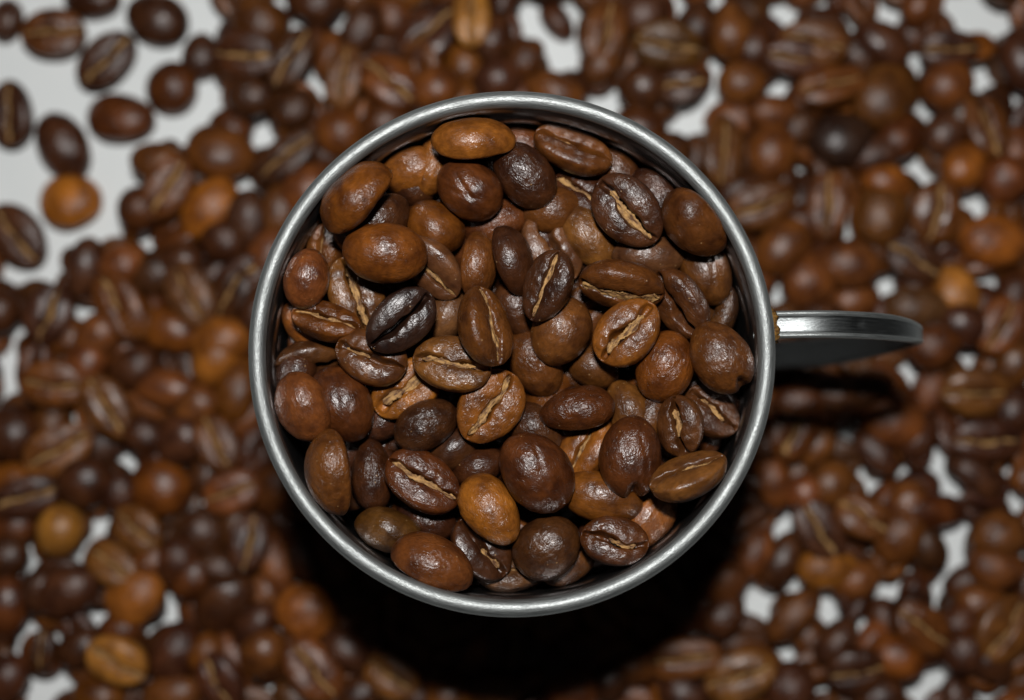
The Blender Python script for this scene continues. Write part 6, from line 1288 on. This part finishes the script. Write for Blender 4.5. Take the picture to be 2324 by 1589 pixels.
    (614, [105.29, -2.58, 4.91], [-2.803, 0.044, 0.803], [10.3, 7.89, 4.97], 'mo'),
    (615, [106.61, 79.3, 4.58], [-2.94, -0.016, 0.138], [9.53, 6.59, 4.63], 'dm'),
    (616, [108.85, -51.04, 3.51], [0.159, 0.059, -1.52], [9.54, 6.68, 4.88], 'dm'),
    (617, [104.12, 55.07, 4.89], [-2.825, -0.0, -2.017], [10.54, 7.84, 4.99], 'dm'),
    (618, [110.49, 32.91, 3.82], [0.278, 0.012, 3.02], [10.0, 7.45, 5.09], 'm'),
    (619, [-107.24, -29.18, 3.13], [-2.909, 0.036, 0.082], [9.27, 6.83, 4.96], 'm'),
    (620, [-52.66, 85.05, 3.45], [-0.201, -0.046, 1.036], [10.78, 6.78, 4.48], 'dm'),
    (621, [36.59, -72.19, 4.11], [-0.404, 0.101, -1.343], [9.56, 7.28, 5.03], 'dm'),
    (622, [109.01, 14.52, 4.49], [-3.09, 0.024, 1.025], [8.97, 6.55, 4.49], 'mo'),
    (623, [102.27, -27.37, 3.68], [0.281, -0.037, 2.658], [9.17, 7.54, 4.54], 'mo'),
    (624, [-30.72, -66.34, 3.86], [0.272, 0.013, 0.928], [10.69, 7.66, 5.18], 'm'),
    (625, [0.59, 84.48, 4.89], [-2.962, 0.015, -2.729], [9.92, 7.3, 5.09], 'mr'),
    (626, [-111.31, -17.32, 3.29], [0.065, -0.023, -0.936], [10.46, 7.75, 4.74], 'p'),
    (627, [43.52, -69.63, 4.94], [2.919, -0.154, -0.586], [8.94, 7.24, 5.14], 'd'),
    (628, [40.65, 80.51, 4.51], [-2.916, -0.059, -2.93], [9.84, 7.58, 4.41], 'd'),
    (629, [-70.98, -69.37, 3.54], [-0.115, 0.153, 1.0], [9.78, 7.13, 4.75], 'mo'),
    (630, [-106.54, -12.59, 3.39], [0.102, 0.068, 1.449], [9.04, 6.89, 4.72], 'd'),
    (631, [-15.38, 84.4, 3.59], [0.229, -0.098, 0.045], [9.7, 7.68, 4.45], 'mo'),
    (632, [-111.18, -44.52, 3.6], [-0.232, -0.008, 1.991], [9.07, 7.15, 4.7], 'p'),
    (633, [-101.82, -35.54, 4.8], [2.846, 0.074, 1.927], [10.18, 7.95, 5.11], 'mr'),
    (634, [10.06, -72.97, 3.34], [-0.082, -0.075, 1.071], [9.99, 6.88, 4.62], 'm'),
    (635, [-101.76, -13.76, 4.91], [2.993, 0.036, 1.452], [10.55, 7.45, 5.15], 'mo'),
    (636, [-52.05, -67.0, 3.57], [-0.031, -0.173, 2.228], [10.24, 6.82, 5.07], 'm'),
    (637, [99.99, -17.29, 4.93], [3.12, 0.051, 3.104], [9.69, 7.82, 5.17], 'm'),
    (638, [-8.28, -65.79, 3.69], [-0.25, 0.02, 2.899], [9.35, 6.78, 4.96], 'db'),
    (639, [100.63, 57.26, 3.37], [0.172, -0.042, 1.673], [10.33, 6.9, 4.43], 'd'),
    (640, [110.63, 19.95, 3.49], [0.139, 0.098, 3.039], [9.51, 8.08, 4.67], 'dm'),
    (641, [-108.85, -58.48, 4.84], [-3.118, -0.103, 1.351], [9.49, 6.69, 5.04], 'mr'),
    (642, [73.96, -66.43, 3.48], [0.151, -0.015, -0.008], [9.81, 7.22, 4.89], 'db'),
    (643, [98.87, -58.49, 4.8], [2.977, -0.189, 2.433], [10.35, 7.38, 4.78], 'd'),
    (644, [65.68, -65.84, 3.45], [0.061, -0.158, -1.497], [10.32, 8.04, 4.6], 'd'),
    (645, [100.07, 1.54, 4.74], [-3.021, 0.027, -0.448], [9.24, 7.63, 4.87], 'mo'),
    (646, [-106.54, 23.12, 2.01], [0.173, -0.046, -3.123], [9.53, 7.28, 5.14], 'mr'),
    (647, [-65.96, -69.12, 4.61], [3.04, -0.194, 0.063], [9.41, 7.48, 4.54], 'mo'),
    (648, [108.96, 53.97, 4.59], [-3.082, 0.027, 2.22], [10.38, 6.93, 4.64], 'm'),
    (649, [70.16, 85.51, 2.27], [0.262, -0.174, 0.899], [10.51, 7.46, 5.0], 'm'),
    (650, [-105.93, -40.24, 4.79], [-3.051, 0.058, -2.633], [10.19, 7.45, 4.96], 'd'),
    (651, [105.36, 26.85, 4.74], [-3.066, -0.186, 2.3], [9.99, 8.0, 4.73], 'd'),
    (652, [-89.22, -72.86, 3.8], [-0.195, 0.205, 0.149], [10.24, 7.71, 4.72], 'd'),
    (653, [108.22, 74.34, 3.61], [0.248, 0.065, -2.341], [9.77, 7.07, 4.63], 'db'),
    (654, [45.3, 78.61, 4.86], [-3.034, 0.11, 0.165], [10.12, 7.02, 5.04], 'm'),
    (655, [-59.15, 77.91, 3.54], [0.036, 0.146, 1.536], [10.77, 7.38, 5.15], 'm'),
    (656, [-110.11, -32.12, 3.33], [-0.069, -0.074, -1.057], [9.12, 6.69, 4.65], 'dm'),
    (657, [2.94, -65.54, 4.84], [2.831, -0.115, -2.405], [8.88, 6.91, 4.97], 'm'),
    (658, [90.62, 79.22, 4.8], [3.069, -0.078, 1.961], [10.08, 6.53, 5.01], 'mo'),
    (659, [108.61, -34.43, 4.04], [-0.383, 0.11, -0.435], [9.2, 7.8, 4.59], 'd'),
    (660, [-101.34, 4.5, 4.52], [-3.108, -0.008, -2.778], [9.83, 7.03, 4.55], 'p'),
    (661, [38.23, -66.11, 4.91], [-2.796, 0.105, 2.527], [10.43, 7.36, 4.99], 'd'),
    (662, [-52.93, -72.57, 4.93], [-2.866, 0.174, -1.615], [10.09, 7.58, 5.0], 'db'),
    (663, [53.01, -72.08, 4.57], [3.08, -0.135, -1.053], [9.14, 6.98, 4.6], 'db'),
    (664, [17.75, -74.12, 3.48], [0.012, 0.142, -1.534], [10.54, 6.65, 5.11], 'p'),
    (665, [8.28, 80.86, 3.57], [0.216, 0.059, 2.751], [10.7, 7.96, 4.51], 'd'),
    (666, [15.95, 87.26, 3.84], [0.318, 0.02, -2.589], [9.6, 6.65, 5.16], 'd'),
    (667, [105.98, 64.97, 3.31], [0.104, -0.039, 0.818], [9.12, 7.91, 4.54], 'p'),
    (668, [46.47, 83.89, 4.9], [-3.046, -0.081, -0.857], [9.96, 7.65, 5.1], 'db'),
    (669, [110.1, 7.44, 4.67], [-3.122, -0.045, -1.665], [10.33, 6.89, 4.8], 'db'),
    (670, [-15.32, -65.01, 4.54], [2.984, 0.11, -2.068], [9.33, 6.91, 4.49], 'd'),
    (671, [-100.21, -44.41, 4.39], [-0.564, 0.074, -1.948], [9.56, 7.01, 5.17], 'd'),
    (672, [-20.0, -72.0, 4.9], [-2.967, -0.015, -2.631], [9.06, 6.84, 5.14], 'mr'),
    (673, [-35.47, 78.45, 3.69], [-0.147, -0.139, 0.241], [9.27, 7.17, 5.17], 'm'),
    (674, [20.02, -64.99, 4.64], [-3.13, 0.084, -2.946], [9.57, 6.96, 4.71], 'db'),
    (675, [106.05, -56.77, 4.51], [2.972, 0.023, -0.206], [9.07, 6.69, 4.51], 'm'),
    (676, [-60.62, -73.8, 4.75], [-3.025, -0.09, 2.505], [9.12, 7.64, 4.86], 'p'),
    (677, [110.57, -24.34, 4.95], [-2.928, -0.053, 1.198], [9.98, 6.94, 5.2], 'p'),
    (678, [29.57, -66.4, 3.61], [0.206, 0.103, -0.925], [9.67, 6.7, 4.87], 'p'),
    (679, [101.84, 67.47, 4.73], [-3.135, -0.114, 1.17], [10.3, 7.82, 4.83], 'd'),
    (680, [85.78, 79.1, 3.52], [0.198, 0.026, -3.127], [9.86, 6.62, 4.83], 'mr'),
    (681, [111.83, 47.17, 3.47], [0.092, 0.124, 2.428], [8.99, 7.01, 4.9], 'm'),
    (682, [58.6, 77.38, 3.38], [0.019, -0.099, 3.111], [10.14, 7.91, 4.87], 'm'),
    (683, [-86.04, -67.98, 4.46], [-3.104, -0.033, -3.008], [9.8, 7.66, 4.47], 'mo'),
    (684, [-60.08, -67.95, 4.57], [-3.046, -0.134, -2.626], [8.91, 8.04, 4.53], 'dm'),
    (685, [107.72, -64.67, 3.4], [0.128, 0.096, 2.625], [10.55, 7.49, 4.47], 'mr'),
    (686, [100.62, 14.64, 3.39], [-0.032, -0.017, 2.775], [9.87, 6.93, 5.09], 'mr'),
    (687, [-108.34, -70.88, 4.66], [-3.055, -0.056, -1.811], [9.33, 6.74, 4.77], 'mr'),
    (688, [-36.12, -72.4, 3.26], [0.055, -0.088, 0.806], [10.04, 6.77, 4.44], 'mr'),
    (689, [63.53, -72.59, 4.88], [3.132, 0.068, -0.14], [10.54, 6.87, 5.09], 'd'),
    (690, [-100.56, -27.37, 3.54], [0.146, 0.136, 0.957], [9.25, 7.62, 4.74], 'db'),
    (691, [101.75, 37.41, 4.93], [2.948, -0.036, -3.085], [10.33, 6.92, 5.17], 'db'),
    (692, [-108.06, 3.95, 3.97], [-0.384, -0.083, -2.456], [8.87, 6.93, 4.88], 'm'),
    (693, [-110.61, -7.88, 4.86], [3.05, 0.044, -0.264], [9.26, 6.79, 5.09], 'mr'),
    (694, [-97.16, -74.41, 4.66], [-3.049, 0.074, -0.221], [9.0, 6.75, 4.74], 'd'),
    (695, [-25.9, 75.7, 4.77], [3.022, -0.023, -2.601], [9.64, 6.52, 4.96], 'd'),
    (730, [-43.58, 21.26, 6.19], [-0.03, -0.04, 1.047], [10.74, 8.05, 5.61], 'mr'),
    (731, [-45.44, 10.93, 6.14], [0.096, 0.017, 1.222], [9.82, 7.59, 5.29], 'd'),
    (732, [-67.49, 10.12, 6.33], [-0.177, -0.083, -0.524], [9.81, 7.58, 5.29], 'm'),
    (741, [56.64, 62.92, 5.75], [0.035, -0.034, -0.436], [10.42, 6.34, 4.42], 'p'),
    (742, [63.45, 58.23, 4.06], [0.031, 0.104, -0.785], [9.96, 7.69, 5.35], 'd'),
    (763, [27.9, 39.53, 6.31], [0.114, 0.019, 0.349], [10.34, 8.09, 5.64], 'd'),
    (765, [90.43, 13.98, 6.09], [0.079, -0.007, 1.047], [9.37, 7.59, 5.29], 'd'),
    (766, [41.45, 32.88, 5.95], [0.021, -0.048, 0.262], [10.78, 7.18, 5.0], 'd'),
    (768, [87.17, 46.77, 5.25], [0.028, 0.027, 1.047], [10.4, 6.78, 4.71], 'd'),
    (770, [76.22, 6.57, 6.1], [0.081, -0.001, 0.349], [10.25, 7.57, 5.28], 'd'),
    (771, [-1.61, 67.89, 5.96], [-0.229, -0.017, 1.222], [8.0, 6.05, 4.22], 'd'),
    (776, [82.19, 47.23, 5.95], [0.086, -0.074, 0.698], [9.02, 6.76, 4.71], 'd'),
    (777, [54.99, 9.34, 6.04], [-0.012, -0.031, 0.175], [10.26, 7.58, 5.28], 'd'),
    (779, [91.26, 40.49, 6.01], [-0.052, 0.018, 1.396], [8.99, 7.19, 5.01], 'mr'),
    (780, [52.52, 26.89, 5.81], [0.024, -0.013, -0.698], [8.97, 6.73, 4.68], 'd'),
    (807, [-26.81, -56.4, 6.02], [-0.081, 0.052, 0.524], [9.64, 7.01, 4.89], 'd'),
    (811, [-16.72, -56.8, 5.93], [-0.106, 0.01, -0.698], [8.77, 6.58, 4.58], 'd'),
    (813, [-55.05, -17.81, 3.02], [-0.126, -0.011, 1.222], [8.5, 6.71, 4.63], 'd'),
    (814, [-89.1, -19.32, 5.53], [-0.266, -0.027, 0.349], [8.87, 7.54, 5.25], 'mo'),
    (816, [-63.66, -33.31, 6.08], [0.133, 0.042, 0.349], [8.82, 7.06, 4.92], 'm'),
    (817, [-89.56, -27.23, 3.79], [0.063, -0.122, 0.175], [9.8, 7.58, 5.24], 'db'),
    (819, [-69.07, -45.08, 6.1], [0.248, -0.003, 0.175], [8.36, 6.14, 4.6], 'db'),
    (843, [63.95, -48.5, 3.39], [-0.173, 0.03, 1.047], [10.21, 6.22, 4.29], 'mr'),
    (851, [64.38, -57.21, 6.25], [0.067, -0.222, 0.349], [10.07, 7.0, 4.88], 'd'),
    (859, [70.38, -41.97, 6.0], [0.119, 0.115, 0.873], [9.25, 6.61, 4.6], 'd'),
    (863, [46.06, -12.28, 5.89], [-0.07, 0.014, 1.047], [8.87, 6.66, 4.64], 'd'),
    (866, [58.63, -25.79, 1.68], [-0.066, -0.151, 0.349], [8.99, 6.75, 4.62], 'd'),
]

variants()
for row in CUP: cup_bean(*row)
for row in LOOSE: table_bean(*row)
if MASS_CUP: bean_mass('coffee_beans', MASS_CUP, 'dim lower beans filling the gaps deep inside the mug', 1.0)
if MASS_TABLE: bean_mass('coffee_beans', MASS_TABLE, 'remaining half-buried beans of the blurred spread on the white table', 1.22)
